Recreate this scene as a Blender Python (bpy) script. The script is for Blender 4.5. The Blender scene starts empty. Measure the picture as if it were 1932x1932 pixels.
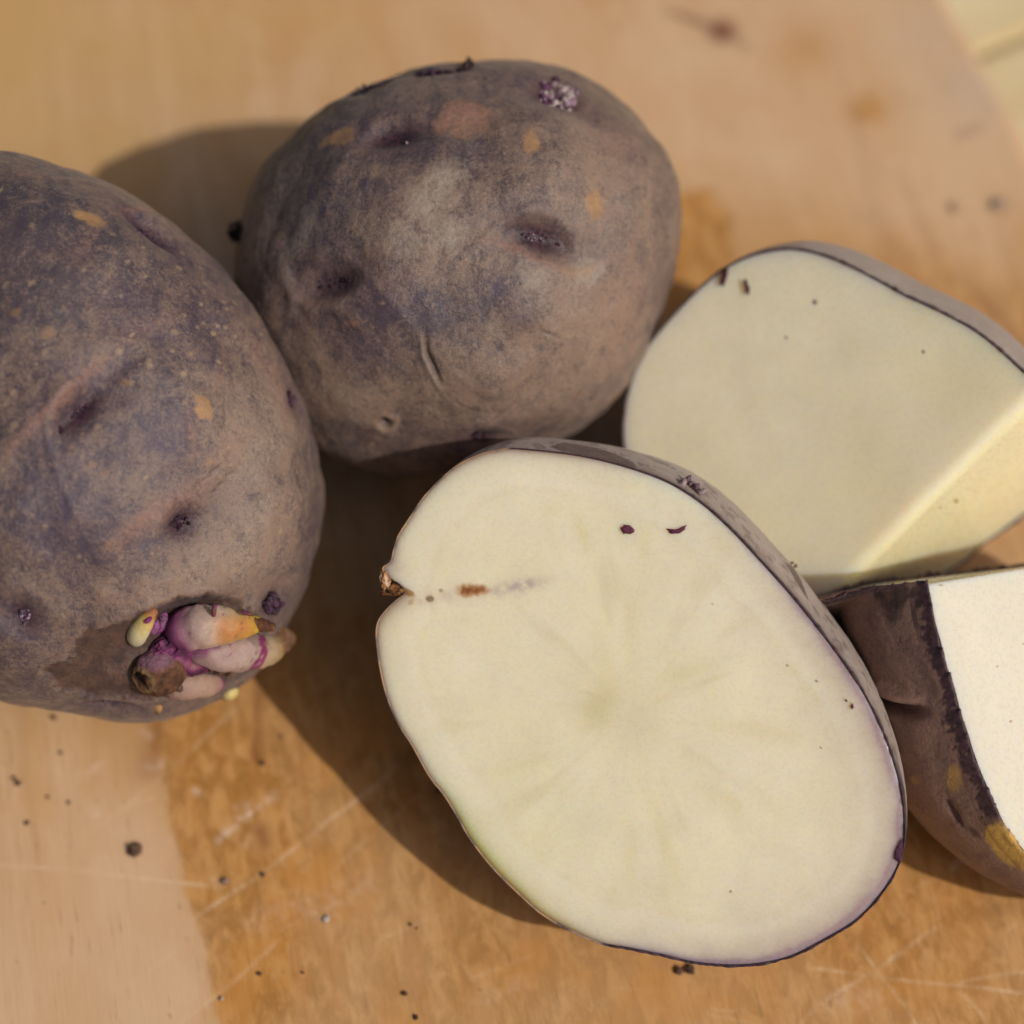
import bpy, bmesh, math, random
import numpy as np
from mathutils import Vector

# ------------------------------------------------------------------ camera, sky, sun
PITCH, FOV, DIST = 62.0, 27.0, 0.335
SUN_AZ, SUN_EL = 34.0, 45.0          # degrees in front of due right; elevation
SCN = bpy.context.scene
_p = math.radians(PITCH)
VD = np.array([0, math.cos(_p), -math.sin(_p)])
CU = np.array([1.0, 0, 0]); CV = np.array([0, math.sin(_p), math.cos(_p)])
CO = -VD*DIST
TAN = math.tan(math.radians(FOV/2))
cam_data = bpy.data.cameras.new('camera'); cam = bpy.data.objects.new('camera', cam_data)
SCN.collection.objects.link(cam); SCN.camera = cam
cam.location = CO.tolist(); cam.rotation_euler = (math.radians(90-PITCH), 0, 0)
cam_data.sensor_width = 36; cam_data.lens = 18/TAN
cam_data.clip_start = 0.01; cam_data.clip_end = 50
cam_data.dof.use_dof = True; cam_data.dof.focus_distance = 0.2865; cam_data.dof.aperture_fstop = 7.2
cam_data.dof.aperture_blades = 9
SL = np.array([math.cos(math.radians(SUN_AZ))*math.cos(math.radians(SUN_EL)),
               -math.sin(math.radians(SUN_AZ))*math.cos(math.radians(SUN_EL)), math.sin(math.radians(SUN_EL))])
world = bpy.data.worlds.new('World'); SCN.world = world; world.use_nodes = True
_wn = world.node_tree.nodes; _bg = _wn['Background']
_sky = _wn.new('ShaderNodeTexSky'); _sky.sky_type = 'NISHITA'; _sky.sun_disc = False; _sky.dust_density = 4.0; _sky.ozone_density = 0.; _sky.air_density = .5
_sky.sun_elevation = math.radians(SUN_EL); _sky.sun_rotation = math.atan2(SL[0], SL[1])
world.node_tree.links.new(_sky.outputs[0], _bg.inputs[0]); _bg.inputs[1].default_value = 0.09
sun_data = bpy.data.lights.new('sun', 'SUN'); sun = bpy.data.objects.new('sun', sun_data)
SCN.collection.objects.link(sun); sun_data.energy = 2.9; sun_data.angle = math.radians(0.6)
sun_data.color = (1.0, 0.945, 0.87)
sun.rotation_euler = Vector(SL.tolist()).to_track_quat('Z', 'Y').to_euler()
vs = SCN.view_settings
vs.view_transform = 'Standard'; vs.look = 'None'; vs.exposure = -0.27; vs.gamma = 1.0; vs.use_curve_mapping = False

cy = SCN.cycles
cy.max_bounces = 5; cy.diffuse_bounces = 3; cy.glossy_bounces = 2; cy.transmission_bounces = 2; cy.caustics_reflective = False; cy.caustics_refractive = False
cy.use_adaptive_sampling = True; cy.adaptive_threshold = .015; cy.use_denoising = True

# ------------------------------------------------------------------ helpers
random.seed(4); RNG = np.random.RandomState(11)
CM = 0.01
def unit(v): return v/np.linalg.norm(v)
def ray(px, py): return VD + CU*((px-966)/966*TAN) + CV*((966-py)/966*TAN)
def atz(px, py, zcm=0.0):                       # point on the level z that is seen at a picture position
    d = ray(px, py); return CO + d*((zcm*CM-CO[2])/d[2])
def onplane(px, py, P, n):
    d = ray(px, py); return CO + d*(((P-CO)@n)/(d@n))
def project(P):
    r = P-CO; w = r@VD
    return np.stack([966+966*(r@CU)/w/TAN, 966-966*(r@CV)/w/TAN], -1)
def smooth_loop(pts, n, closed=True):           # Catmull-Rom, resampled evenly
    p = np.array(pts, float); m = len(p); out = []
    rng = range(m) if closed else range(m-1)
    for i in rng:
        if closed: a, b, c, d = p[i-1], p[i], p[(i+1) % m], p[(i+2) % m]
        else: a, b, c, d = p[max(i-1, 0)], p[i], p[i+1], p[min(i+2, m-1)]
        for t in np.linspace(0, 1, 12, endpoint=False):
            out.append(0.5*((2*b)+(c-a)*t+(2*a-5*b+4*c-d)*t*t+(3*b-a-3*c+d)*t**3))
    if not closed: out.append(p[-1])
    q = np.array(out); qq = np.vstack([q, q[:1]]) if closed else q
    s = np.r_[0, np.cumsum(np.linalg.norm(np.diff(qq, axis=0), axis=1))]
    t = np.linspace(0, s[-1], n, endpoint=not closed)
    return np.stack([np.interp(t, s, qq[:, k]) for k in range(q.shape[1])], -1)
_perm = np.random.RandomState(7).permutation(512)
_perm = np.r_[_perm, _perm, _perm]
_grad = np.random.RandomState(8).normal(size=(512, 3)); _grad = (_grad/np.linalg.norm(_grad, axis=1)[:, None]).astype(np.float32)
def perlin(P, scale, seed=0):
    q = P*scale + np.array([seed*17.3, seed*5.1, seed*9.7]); i = np.floor(q); f = (q-i).astype(np.float32); i = i.astype(np.int32)
    u = f*f*f*(f*(f*6-15)+10); r = 0
    for dx in (0, 1):
        for dy in (0, 1):
            for dz in (0, 1):
                h = _perm[(_perm[(_perm[(i[:, 0]+dx) & 511]+i[:, 1]+dy) & 511]+i[:, 2]+dz) & 511]
                G_ = _grad[h]; g = G_[:, 0]*(f[:, 0]-dx)+G_[:, 1]*(f[:, 1]-dy)+G_[:, 2]*(f[:, 2]-dz)
                w = (u[:, 0] if dx else 1-u[:, 0])*(u[:, 1] if dy else 1-u[:, 1])*(u[:, 2] if dz else 1-u[:, 2])
                r = r+g*w
    return r.astype(float)*1.5
def fbm(P, scale, octv=4, seed=0, rough=.5):
    r = 0; a = 1.; s = 0
    for k in range(octv): r = r+a*perlin(P, scale*2**k, seed+k); s += a; a *= rough
    return r/s
def sstep(a, b, x): t = np.clip((x-a)/(b-a), 0, 1); return t*t*(3-2*t)
def normals(V, F):
    n = np.zeros_like(V)
    a = np.cross(V[F[:, 1]]-V[F[:, 0]], V[F[:, 2]]-V[F[:, 0]])
    if F.shape[1] == 4: a = a+np.cross(V[F[:, 2]]-V[F[:, 0]], V[F[:, 3]]-V[F[:, 0]])
    for k in range(F.shape[1]):
        for c in range(3): n[:, c] += np.bincount(F[:, k], a[:, c], len(V))
    return n/np.maximum(np.linalg.norm(n, axis=1), 1e-20)[:, None]
def build(name, V, F, mat, parent=None, attrs=None, smooth=True):
    loc = np.zeros(3)
    if parent is not None: loc = np.array(parent['_base'])
    me = bpy.data.meshes.new(name)
    V = np.asarray(V, float)-loc
    if isinstance(F, np.ndarray):
        n = F.shape[1]; me.vertices.add(len(V)); me.vertices.foreach_set('co', V.astype(np.float32).ravel())
        me.loops.add(F.size); me.loops.foreach_set('vertex_index', F.astype(np.int32).ravel())
        me.polygons.add(len(F)); me.polygons.foreach_set('loop_start', np.arange(0, F.size, n, dtype=np.int32))
        me.update(calc_edges=True); me.validate()
    else:
        me.from_pydata(V.tolist(), [], F); me.update()
    me.polygons.foreach_set('use_smooth', np.full(len(me.polygons), smooth))
    for k, v in (attrs or {}).items():
        v = np.asarray(v)
        if v.shape[1] == 3: v = np.c_[v, np.ones(len(v))]
        at = me.attributes.new(k, 'FLOAT_COLOR', 'POINT'); at.data.foreach_set('color', v.astype(np.float32).ravel())
    me.materials.append(mat)
    o = bpy.data.objects.new(name, me); SCN.collection.objects.link(o)
    if parent is not None:
        pb = parent
        o.parent = pb; o['_base'] = list(loc)
        if pb.type == 'MESH': pass
    return o
def thing(name, base, label, cat, group=None):
    o = bpy.data.objects.new(name, None); SCN.collection.objects.link(o); o.empty_display_size = .01
    o.location = [float(x) for x in base]; o['_base'] = [float(x) for x in base]
    o['label'] = label; o['category'] = cat
    if group: o['group'] = group
    return o
def single(name, base, V, F, mat, label, cat, group=None, attrs=None):
    o = build(name, np.asarray(V)-np.asarray(base), F, mat, None, attrs)
    o.location = [float(x) for x in base]; o['label'] = label; o['category'] = cat
    if group: o['group'] = group
    return o

# ------------------------------------------------------------------ materials
class NT:
    def __init__(s, name):
        s.m = bpy.data.materials.new(name); s.m.use_nodes = True; s.t = s.m.node_tree; s.n = s.t.nodes
        s.b = s.n['Principled BSDF']; s._co = None
    def link(s, a, b): s.t.links.new(a, b)
    def co(s):
        if s._co is None: s._co = s.n.new('ShaderNodeTexCoord').outputs['Object']
        return s._co
    def put(s, sock, v):
        if hasattr(v, 'is_output'): s.link(v, sock)
        elif isinstance(v, (tuple, list)) and len(v) == 3 and sock.type == 'RGBA': sock.default_value = (*v, 1)
        else: sock.default_value = v
    def map(s, scale=(1, 1, 1), rot=(0, 0, 0), loc=(0, 0, 0), src=None):
        m = s.n.new('ShaderNodeMapping'); s.link(src or s.co(), m.inputs[0])
        m.inputs['Scale'].default_value = scale; m.inputs['Rotation'].default_value = rot; m.inputs['Location'].default_value = loc
        return m.outputs[0]
    def noise(s, scale, detail=4, rough=.5, vec=None, dist=0, col=False):
        t = s.n.new('ShaderNodeTexNoise'); s.link(vec or s.co(), t.inputs['Vector'])
        t.inputs['Scale'].default_value = scale; t.inputs['Detail'].default_value = detail
        t.inputs['Roughness'].default_value = rough; t.inputs['Distortion'].default_value = dist
        return t.outputs['Color' if col else 'Fac']
    def voro(s, scale, feature='F1', vec=None, rnd=1):
        t = s.n.new('ShaderNodeTexVoronoi'); s.link(vec or s.co(), t.inputs['Vector']); t.feature = feature
        t.inputs['Scale'].default_value = scale; t.inputs['Randomness'].default_value = rnd
        return t.outputs['Distance']
    def ramp(s, v, a, b, lo=0., hi=1.):
        r = s.n.new('ShaderNodeMapRange'); r.interpolation_type = 'SMOOTHSTEP'; s.put(r.inputs[0], v)
        for k, x in zip((1, 2, 3, 4), (a, b, lo, hi)): s.put(r.inputs[k], x)
        return r.outputs[0]
    def math(s, op, a, b=0., clamp=False):
        r = s.n.new('ShaderNodeMath'); r.operation = op; r.use_clamp = clamp; s.put(r.inputs[0], a); s.put(r.inputs[1], b)
        return r.outputs[0]
    def mix(s, f, a, b, mode='MIX'):
        r = s.n.new('ShaderNodeMix'); r.data_type = 'RGBA'; r.blend_type = mode
        s.put(r.inputs[0], f); s.put(r.inputs[6], a); s.put(r.inputs[7], b); return r.outputs[2]
    def attr(s, name):
        a = s.n.new('ShaderNodeAttribute'); a.attribute_name = name; return a
    def sep(s, c):
        r = s.n.new('ShaderNodeSeparateColor'); s.link(c, r.inputs[0]); return r.outputs
    def bump(s, h, strength=.3, dist=.0005, prev=None):
        b = s.n.new('ShaderNodeBump'); s.put(b.inputs['Strength'], strength); b.inputs['Distance'].default_value = dist
        s.link(h, b.inputs['Height'])
        if prev: s.link(prev, b.inputs['Normal'])
        return b.outputs[0]
    def out(s, **k):
        for n, v in k.items(): s.put(s.b.inputs[n.replace('_', ' ')], v)
        return s.m

def skin_material(name, purple=(.062, .042, .052), tan=(.315, .218, .150), amount=.5, fuzz=0.1, och=(.39, .215, .088)):
    t = NT(name)
    a1 = t.attr('m1'); a2 = t.attr('m2'); s1 = t.sep(a1.outputs['Color']); s2 = t.sep(a2.outputs['Color'])
    dust, scab, pink, dark = s1[0], s1[1], s1[2], a1.outputs['Alpha']
    lent, violet, grey, ochre = s2[0], s2[1], s2[2], a2.outputs['Alpha']
    big = t.noise(70, 3, .55, dist=.3); mid = t.noise(380, 3, .6, dist=.5); fine = t.noise(1500, 4, .75)
    fib = t.noise(3600, 2, .6)
    v = t.math('ADD', t.math('MULTIPLY', big, .50), t.math('MULTIPLY', mid, .80))
    v = t.math('ADD', v, t.math('MULTIPLY', fine, .66)); v = t.math('ADD', v, t.math('MULTIPLY', fib, .34))
    # v averages about 1.075; the dust attribute moves the threshold
    net = t.ramp(t.math('ABSOLUTE', t.math('SUBTRACT', t.noise(900, 3, .65, dist=1.2), .5)), .0, .055, 1., 0.)
    scuff = t.noise(260, 4, .7, vec=t.map((1, .42, .7), (.4, .3, .9)), dist=.8)
    v = t.math('ADD', v, t.math('MULTIPLY', net, .16)); v = t.math('ADD', v, t.math('MULTIPLY', t.math('SUBTRACT', scuff, .5), .6))
    thr = t.math('SUBTRACT', 1.185+.42*(.5-amount), t.math('MULTIPLY', t.math('SUBTRACT', dust, .5), .62))
    f = t.ramp(v, t.math('SUBTRACT', thr, .33), t.math('ADD', thr, .35))
    hue = t.ramp(big, .38, .62)
    base = t.mix(hue, purple, (purple[0]*.80, purple[1]*.92, purple[2]*.98))
    base = t.mix(t.math('MULTIPLY', violet, .62), base, (.072, .047, .100))
    tn = t.mix(t.ramp(mid, .35, .65), tan, (tan[0]*.80, tan[1]*.76, tan[2]*.78))
    col = t.mix(t.math('MULTIPLY', f, t.math('SUBTRACT', .90, t.math('MULTIPLY', violet, .35))), base, tn)
    col = t.mix(t.math('MULTIPLY', grey, t.ramp(fine, .3, .62, .35, .9)), col, (.30, .245, .195))
    col = t.mix(t.math('MULTIPLY', pink, t.ramp(fine, .3, .7, .25, .85)), col, (.30, .150, .105))
    oc = t.mix(t.ramp(mid, .35, .65), och, (och[0]*.72, och[1]*.70, och[2]*.75))
    col = t.mix(t.math('MULTIPLY', ochre, .85), col, oc)
    sc = t.mix(t.ramp(t.math('ADD', t.math('MULTIPLY', fine, .5), t.math('MULTIPLY', mid, .5)), .36, .66), (.045, .024, .021), (.115, .060, .042))
    col = t.mix(scab, col, sc)
    col = t.mix(t.math('MULTIPLY', lent, .75), col, (.34, .235, .145))
    dk = t.mix(t.ramp(fine, .4, .6), (.016, .007, .012), (.060, .019, .033))
    col = t.mix(dark, col, dk)
    h = t.math('ADD', t.math('MULTIPLY', fine, .7), t.math('MULTIPLY', mid, .9))
    nb = t.bump(h, .50, .00050)
    ro = t.math('SUBTRACT', .54, t.math('MULTIPLY', violet, .12))
    t.put(t.b.inputs['Sheen Weight'], fuzz); t.b.inputs['Sheen Roughness'].default_value = .45
    t.b.inputs['Sheen Tint'].default_value = (.9, .8, .75, 1)
    return t.out(Base_Color=col, Roughness=ro, Normal=nb, Specular_IOR_Level=.42)

def flesh_material(name, sss=1.0, scale=.0042):
    t = NT(name)
    c = t.attr('col').outputs['Color']
    n1 = t.noise(900, 4, .6); n2 = t.noise(4200, 3, .6); 
    var = t.ramp(t.noise(300, 5, .68, vec=t.map((1, .55, .55), (.5, .3, .4)), dist=.6), .28, .72, .98, 1.012)
    col = t.mix(1.0, c, t.mix(1., (1, 1, 1), t.n.new('ShaderNodeRGB').outputs[0]), 'MULTIPLY') if False else c
    vm = t.n.new('ShaderNodeVectorMath'); vm.operation = 'SCALE'; t.link(c, vm.inputs[0]); t.link(var, vm.inputs['Scale'])
    h = t.math('ADD', t.math('MULTIPLY', n1, .6), t.math('MULTIPLY', n2, .25))
    nb = t.bump(h, .32, .00022)
    b = t.b
    b.inputs['Subsurface Weight'].default_value = sss; b.inputs['Subsurface Scale'].default_value = scale
    b.inputs['Subsurface Radius'].default_value = (1.0, .72, .32)
    spark = t.ramp(t.noise(1700, 2, .5), .36, .50, .12, .36); b.inputs['Coat Weight'].default_value = .22; b.inputs['Coat Roughness'].default_value = .16
    return t.out(Base_Color=vm.outputs[0], Roughness=spark, Normal=nb, Specular_IOR_Level=.42)

def colour_material(name, rough=.5, sss=0., spec=.35, bump=.3, bscale=1800, scale=.0012, var=.2):
    t = NT(name)
    c = t.attr('col').outputs['Color']
    n1 = t.noise(bscale, 4, .65)
    vm = t.n.new('ShaderNodeVectorMath'); vm.operation = 'SCALE'; t.link(c, vm.inputs[0])
    t.link(t.ramp(n1, .3, .7, 1-var, 1+var), vm.inputs['Scale'])
    t.b.inputs['Subsurface Weight'].default_value = sss; t.b.inputs['Subsurface Scale'].default_value = scale
    t.b.inputs['Subsurface Radius'].default_value = (1, .6, .4)
    return t.out(Base_Color=vm.outputs[0], Roughness=rough, Specular_IOR_Level=spec, Normal=t.bump(n1, bump, .0003))

def board_material():
    t = NT('worn_board_wood')
    a1 = t.attr('m1'); a2 = t.attr('m2'); s1 = t.sep(a1.outputs['Color']); s2 = t.sep(a2.outputs['Color'])
    stain, ochre, red, dark = s1[0], s1[1], s1[2], a1.outputs['Alpha']
    scr, chalk, grey, pale = s2[0], s2[1], s2[2], a2.outputs['Alpha']
    g = t.map((1, .07, 1))
    g1 = t.noise(420, 4, .6, vec=g, dist=.3); g2 = t.noise(1900, 3, .6, vec=g); g3 = t.noise(95, 3, .55, vec=t.map((1, .16, 1)), dist=.5)
    blot = t.noise(60, 4, .6, dist=.4); mott = t.noise(420, 4, .65, vec=t.map((1, .5, 1)), dist=.5)
    base = t.mix(t.ramp(g3, .32, .68), (.640, .415, .235), (.540, .300, .120))
    base = t.mix(t.math('MULTIPLY', t.ramp(g1, .42, .66), .55), base, (.50, .295, .140))
    base = t.mix(t.math('MULTIPLY', t.ramp(blot, .46, .66), .6), base, (.53, .285, .095))
    base = t.mix(t.math('MULTIPLY', t.ramp(g2, .40, .62), .35), base, (.46, .27, .12))
    base = t.mix(t.math('MULTIPLY', pale, .75), base, (.65, .435, .262))
    base = t.mix(t.math('MULTIPLY', ochre, .75), base, (.55, .345, .13))
    st = t.mix(t.ramp(mott, .36, .64), (.36, .165, .036), (.57, .300, .098))
    st = t.mix(t.math('MULTIPLY', t.ramp(g1, .45, .66), .5), st, (.44, .180, .042))
    st = t.mix(t.math('MULTIPLY', t.ramp(blot, .50, .64), .6), st, (.54, .235, .048))
    base = t.mix(t.math('MULTIPLY', stain, .95), base, st)
    base = t.mix(t.math('MULTIPLY', red, .85), base, (.17, .045, .020))
    base = t.mix(t.math('MULTIPLY', grey, .6), base, (.52, .41, .32))
    pores = t.ramp(g2, .62, .74)
    base = t.mix(t.math('MULTIPLY', pores, .5), base, (.27, .14, .065))
    base = t.mix(t.math('MULTIPLY', scr, t.ramp(mott, .3, .6, .35, .85)), base, (.72, .51, .32))
    base = t.mix(t.math('MULTIPLY', chalk, t.ramp(g2, .35, .6, .3, .75)), base, (.74, .56, .43))
    base = t.mix(dark, base, (.12, .070, .045))
    h = t.math('ADD', t.math('MULTIPLY', g2, .6), t.math('MULTIPLY', mott, .35))
    h = t.math('SUBTRACT', h, t.math('MULTIPLY', scr, .5))
    nb = t.bump(h, .35, .00025)
    ro = t.math('SUBTRACT', .62, t.math('MULTIPLY', stain, .12))
    return t.out(Base_Color=base, Roughness=ro, Normal=nb, Specular_IOR_Level=.28)

def table_material():
    t = NT('pale_table_wood')
    g3 = t.noise(60, 4, .55, vec=t.map((.12, 1, 1)), dist=.4)
    col = t.mix(t.ramp(g3, .35, .65), (.72, .60, .36), (.62, .48, .25))
    return t.out(Base_Color=col, Roughness=.6, Normal=t.bump(g3, .2, .0004))

# ------------------------------------------------------------------ the table and the cutting board
GRAIN = math.radians(12)                       # the board lies turned a little under the camera
gu = np.array([math.sin(GRAIN), -math.cos(GRAIN), 0]); gv = np.array([math.cos(GRAIN), math.sin(GRAIN), 0])
THICK = 1.6*CM
def dist_poly(Q, poly):                        # signed distance to a polygon, negative inside
    d = np.full(len(Q), 1e9); ins = np.zeros(len(Q), bool); m = len(poly)
    for i in range(m):
        a = poly[i]; b = poly[(i+1) % m]; e = b-a; w = Q-a
        k = np.clip((w@e)/max(e@e, 1e-18), 0, 1); d = np.minimum(d, np.hypot(*(w-k[:, None]*e).T))
        c = ((a[1] <= Q[:, 1]) & (b[1] > Q[:, 1])) | ((b[1] <= Q[:, 1]) & (a[1] > Q[:, 1]))
        with np.errstate(divide='ignore', invalid='ignore'):
            x = a[0]+(Q[:, 1]-a[1])*(b[0]-a[0])/(b[1]-a[1])
        ins ^= c & (Q[:, 0] < x)
    return np.where(ins, -d, d)
def dist_line(Q, pts):
    d = np.full(len(Q), 1e9); s = np.zeros(len(Q)); n = len(pts)-1
    for i in range(n):
        a = pts[i]; e = pts[i+1]-a; w = Q-a; k = np.clip((w@e)/max(e@e, 1e-18), 0, 1)
        dd = np.hypot(*(w-k[:, None]*e).T); near = dd < d; d = np.where(near, dd, d); s = np.where(near, (i+k)/n, s)
    return d, s

def make_board():
    e1 = atz(1800, 0); e2 = atz(1932, 230); 
    uv = lambda P: (P@gu, P@gv)
    u1, v1 = uv(e1); u2, v2 = uv(e2)
    us = np.concatenate([np.linspace(-.150, -.045, 200, endpoint=False), np.linspace(-.045, .105, 380)])
    nv = 560
    # right-hand edge: nearly straight with a gently rounded corner at the far end
    sl = (v2-v1)/(u2-u1)
    vmax = np.where(us < u2, v2+sl*(us-u2), v2+sl*.25*(us-u2))
    vmax = vmax-np.maximum(0, -.118-us)**2*6
    tt = np.linspace(0, 1, nv)
    G = np.empty((len(us), nv, 3)); vmin = -.118
    for i, u in enumerate(us):
        v = vmin+(vmax[i]-vmin)*tt; G[i] = u*gu+v[:, None]*gv
        r = .004; dd = np.minimum(vmax[i]-v, min(u-us[0], us[-1]-u)); dd = np.minimum(dd, v-vmin)
        G[i, :, 2] = np.where(dd < r, -r+np.sqrt(np.maximum(r*r-(r-dd)**2, 0)), 0)
    V = G.reshape(-1, 3); nu = len(us)
    I = np.arange(nu*nv).reshape(nu, nv)
    F = np.stack([I[:-1, :-1], I[1:, :-1], I[1:, 1:], I[:-1, 1:]], -1).reshape(-1, 4)
    V[:, 2] += fbm(V*np.array([1, 1, 0]), 30, 3, 3)*.00012
    Q = V[:, :2]; N3 = np.c_[Q, np.zeros(len(Q))]
    w1 = fbm(N3, 120, 4, 21)*.004; w2 = fbm(N3, 500, 3, 25)*.0012
    P2 = lambda pts: np.array([atz(x, y)[:2] for x, y in pts])
    stain = np.zeros(len(Q)); ochre = stain.copy(); red = stain.copy(); dark = stain.copy()
    scr = stain.copy(); chalk = stain.copy(); grey = stain.copy(); pale = stain.copy()
    def poly(pts, soft=.0006, w=1., wob=.5): return w*(1-sstep(-soft, soft, dist_poly(Q, P2(pts))+(w1+w2)*wob))
    def blob(px, py, r, soft=1.): 
        c = atz(px, py)[:2]; return np.exp(-(np.hypot(*(Q-c).T)/(r*CM))**2*soft)
    big = [(262, 1300), (285, 1400), (308, 1480), (322, 1560), (345, 1625), (352, 1690), (368, 1735), (392, 1790), (404, 1860), (418, 1960),
           (440, 2200), (2300, 2200), (2200, 1560), (1700, 1400), (1100, 1100), (600, 1150)]
    st = .55*poly(big, .0005, 1., .25)+.45*poly(big, .005, 1., .8)
    fade = sstep(.0, 1., (fbm(N3, 45, 4, 31)+.55)*1.0)
    edge = blob(400, 1560, 1.3)+blob(400, 1700, 1.0)+blob(430, 1840, .9)+blob(420, 1480, .8)
    stain = st*np.clip(.52+.45*fade+.45*edge, 0, 1)
    stain = np.maximum(stain, poly([(1230, 380), (1335, 358), (1372, 405), (1386, 470), (1376, 520), (1352, 560), (1240, 700)], .0016, .95, .35))
    stain = np.maximum(stain, poly([(1420, 500), (1560, 462), (1700, 470), (1840, 515), (1990, 590), (1990, 760), (1420, 700)], .006, .62, .8))
    stain = np.maximum(stain, .75*blob(1635, 205, .33)); stain = np.maximum(stain, .35*blob(1520, 95, .6))
    stain = np.maximum(stain, .5*poly([(1600, 1500), (2100, 1500), (2100, 2100), (1560, 2100)], .006))
    for x, y, r, w in ((60, 60, 2.2, .8), (330, 90, 1.6, .6), (230, 30, 1.5, .5), (60, 220, 1.3, .7), (620, 40, .9, .5), (200, 260, 1, .6), (480, 60, 1.1, .5)):
        ochre = np.maximum(ochre, w*blob(x, y, r)*(.6+.8*fade))
    pale = np.clip(blob(130, 1800, 2.0)+blob(280, 1660, 1.2)+blob(250, 1880, 1.2)+blob(1500, 60, 2.4)+blob(1800, 330, 1.6)+blob(1350, 220, 2)*.8+blob(900, 40, 2.2)*.6+blob(1650, 200, 2)*.7+blob(400, 200, 1.5)*.4, 0, 1)*(.55+.8*fade)*(1-.9*stain)
    grey = np.maximum(.8*blob(1850, 160, 1.0), .6*blob(1760, 60, .9))
    d, s = dist_line(Q, P2([(1238, 12), (1300, 34), (1362, 60), (1428, 100)]))
    red = np.maximum(red, np.exp(-(d/.0011)**2)*np.sin(np.pi*np.clip(s, 0, 1))**.7*.6)
    dark = np.maximum(dark, .35*np.exp(-(d/.0006)**2)*np.sin(np.pi*np.clip(s, 0, 1)))
    red = np.maximum(red, np.exp(-(np.hypot(*(Q-atz(1362, 58)[:2]).T)/.0026)**2)*1.3); red = np.minimum(red, 1)
    for pts, w, a in (([(1700, 520), (1640, 360), (1610, 200)], .0016, .13), ([(1760, 470), (1700, 330)], .0014, .12), ([(1850, 560), (1930, 650)], .0014, .45),
                      ([(490, 1180), (486, 1430)], .0012, .55), ([(300, 1330), (285, 1450)], .0022, .45), ([(498, 1590), (490, 1570)], .0016, .75), ([(1810, 255), (1845, 240)], .0012, .4)):
        d, s = dist_line(Q, P2(pts)); red = np.maximum(red, a*np.exp(-((d+np.abs(w1)*.3)/w)**2))
    cuts = [([(-60, 1628), (150, 1643), (300, 1662), (460, 1678)], .00026, .9), ([(345, 1748), (430, 1690), (505, 1642), (625, 1545), (700, 1490), (760, 1440)], .00028, .95),
            ([(330, 1940), (376, 1905), (450, 1845), (535, 1765)], .00026, .9), ([(150, 1585), (200, 1550), (290, 1480), (400, 1380), (450, 1335)], .0003, .6),
            ([(330, 1450), (400, 1376), (470, 1320)], .0003, .7), ([(275, 1840), (345, 1785)], .0003, .6), ([(620, 1650), (720, 1560), (800, 1490)], .00024, .5),
            ([(1530, 1905), (1600, 1862), (1660, 1826), (1745, 1765), (1775, 1745)], .0003, 1.), ([(1490, 1960), (1540, 1900)], .00025, .6),
            ([(1610, 1770), (1640, 1812), (1672, 1852), (1710, 1902), (1745, 1960)], .00028, .95), ([(1510, 1824), (1620, 1838), (1720, 1852), (1850, 1864), (1990, 1882)], .00026, .85),
            ([(1720, 1740), (1745, 1800), (1752, 1830)], .00022, .6), ([(1960, 1828), (1850, 1846), (1800, 1860)], .00026, .7), ([(1800, 1860), (1850, 1910), (1880, 1960)], .0003, .6),
            ([(700, 1780), (840, 1720)], .00024, .35), ([(520, 1760), (640, 1700)], .00024, .4), ([(880, 1850), (1010, 1800)], .00022, .35), ([(230, 1530), (300, 1500)], .0003, .5),
            ([(60, 1400), (180, 1330)], .00026, .25), ([(1010, 1930), (1100, 1850)], .00022, .3)]
    rr = random.Random(3)
    for k in range(46):
        x = rr.uniform(440, 1930); y = rr.uniform(1350, 1960); a = math.radians(rr.choice([-38, -35, 55, 8, -30])+rr.uniform(-9, 9)); l = rr.uniform(25, 130)
        cuts.append(([(x, y), (x+l*math.cos(a), y+l*math.sin(a))], .00016, rr.uniform(.15, .45)))
    brk = sstep(-.25, .35, fbm(N3, 260, 3, 41))
    for pts, w, a in cuts:
        d, s = dist_line(Q, P2(pts)); d = np.abs(d+w2*.08)
        scr = np.maximum(scr, a*np.exp(-(d/w)**2)*(.35+.65*brk)*sstep(0, .12, s)*sstep(0, .12, 1-s))
    chk = sstep(-.4, .2, fbm(N3, 900, 3, 51))
    for pts, w, a in (([(414, 1584), (432, 1566), (452, 1545), (480, 1530), (505, 1508)], .0007, .95), ([(450, 1524), (500, 1512), (520, 1500)], .0006, .7), ([(146, 1466), (196, 1440)], .0006, .55),
                      ([(286, 1445), (302, 1440)], .0009, .9), ([(362, 1488), (380, 1500)], .0005, .6), ([(172, 1530), (182, 1535)], .0007, .7), ([(405, 1660), (412, 1668)], .0006, .6),
                      ([(270, 1380), (285, 1390)], .0007, .6), ([(1840, 1590), (1855, 1600)], .0006, .7), ([(1820, 1610), (1800, 1640)], .0006, .4), ([(455, 1590), (470, 1586)], .0006, .5),
                      ([(600, 1720), (700, 1660)], .0016, .3), ([(560, 1700), (620, 1730)], .0018, .3), ([(900, 1890), (980, 1860)], .0014, .3), ([(1560, 1900), (1650, 1880)], .0016, .3), ([(480, 1740), (520, 1720)], .0018, .35)):
        d, s = dist_line(Q, P2(pts)); chalk = np.maximum(chalk, a*np.exp(-((d+w2*.35)/w)**2)*chk)
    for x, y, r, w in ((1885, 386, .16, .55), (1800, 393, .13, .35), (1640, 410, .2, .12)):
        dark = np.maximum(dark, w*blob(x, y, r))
    rr = random.Random(9)
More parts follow.
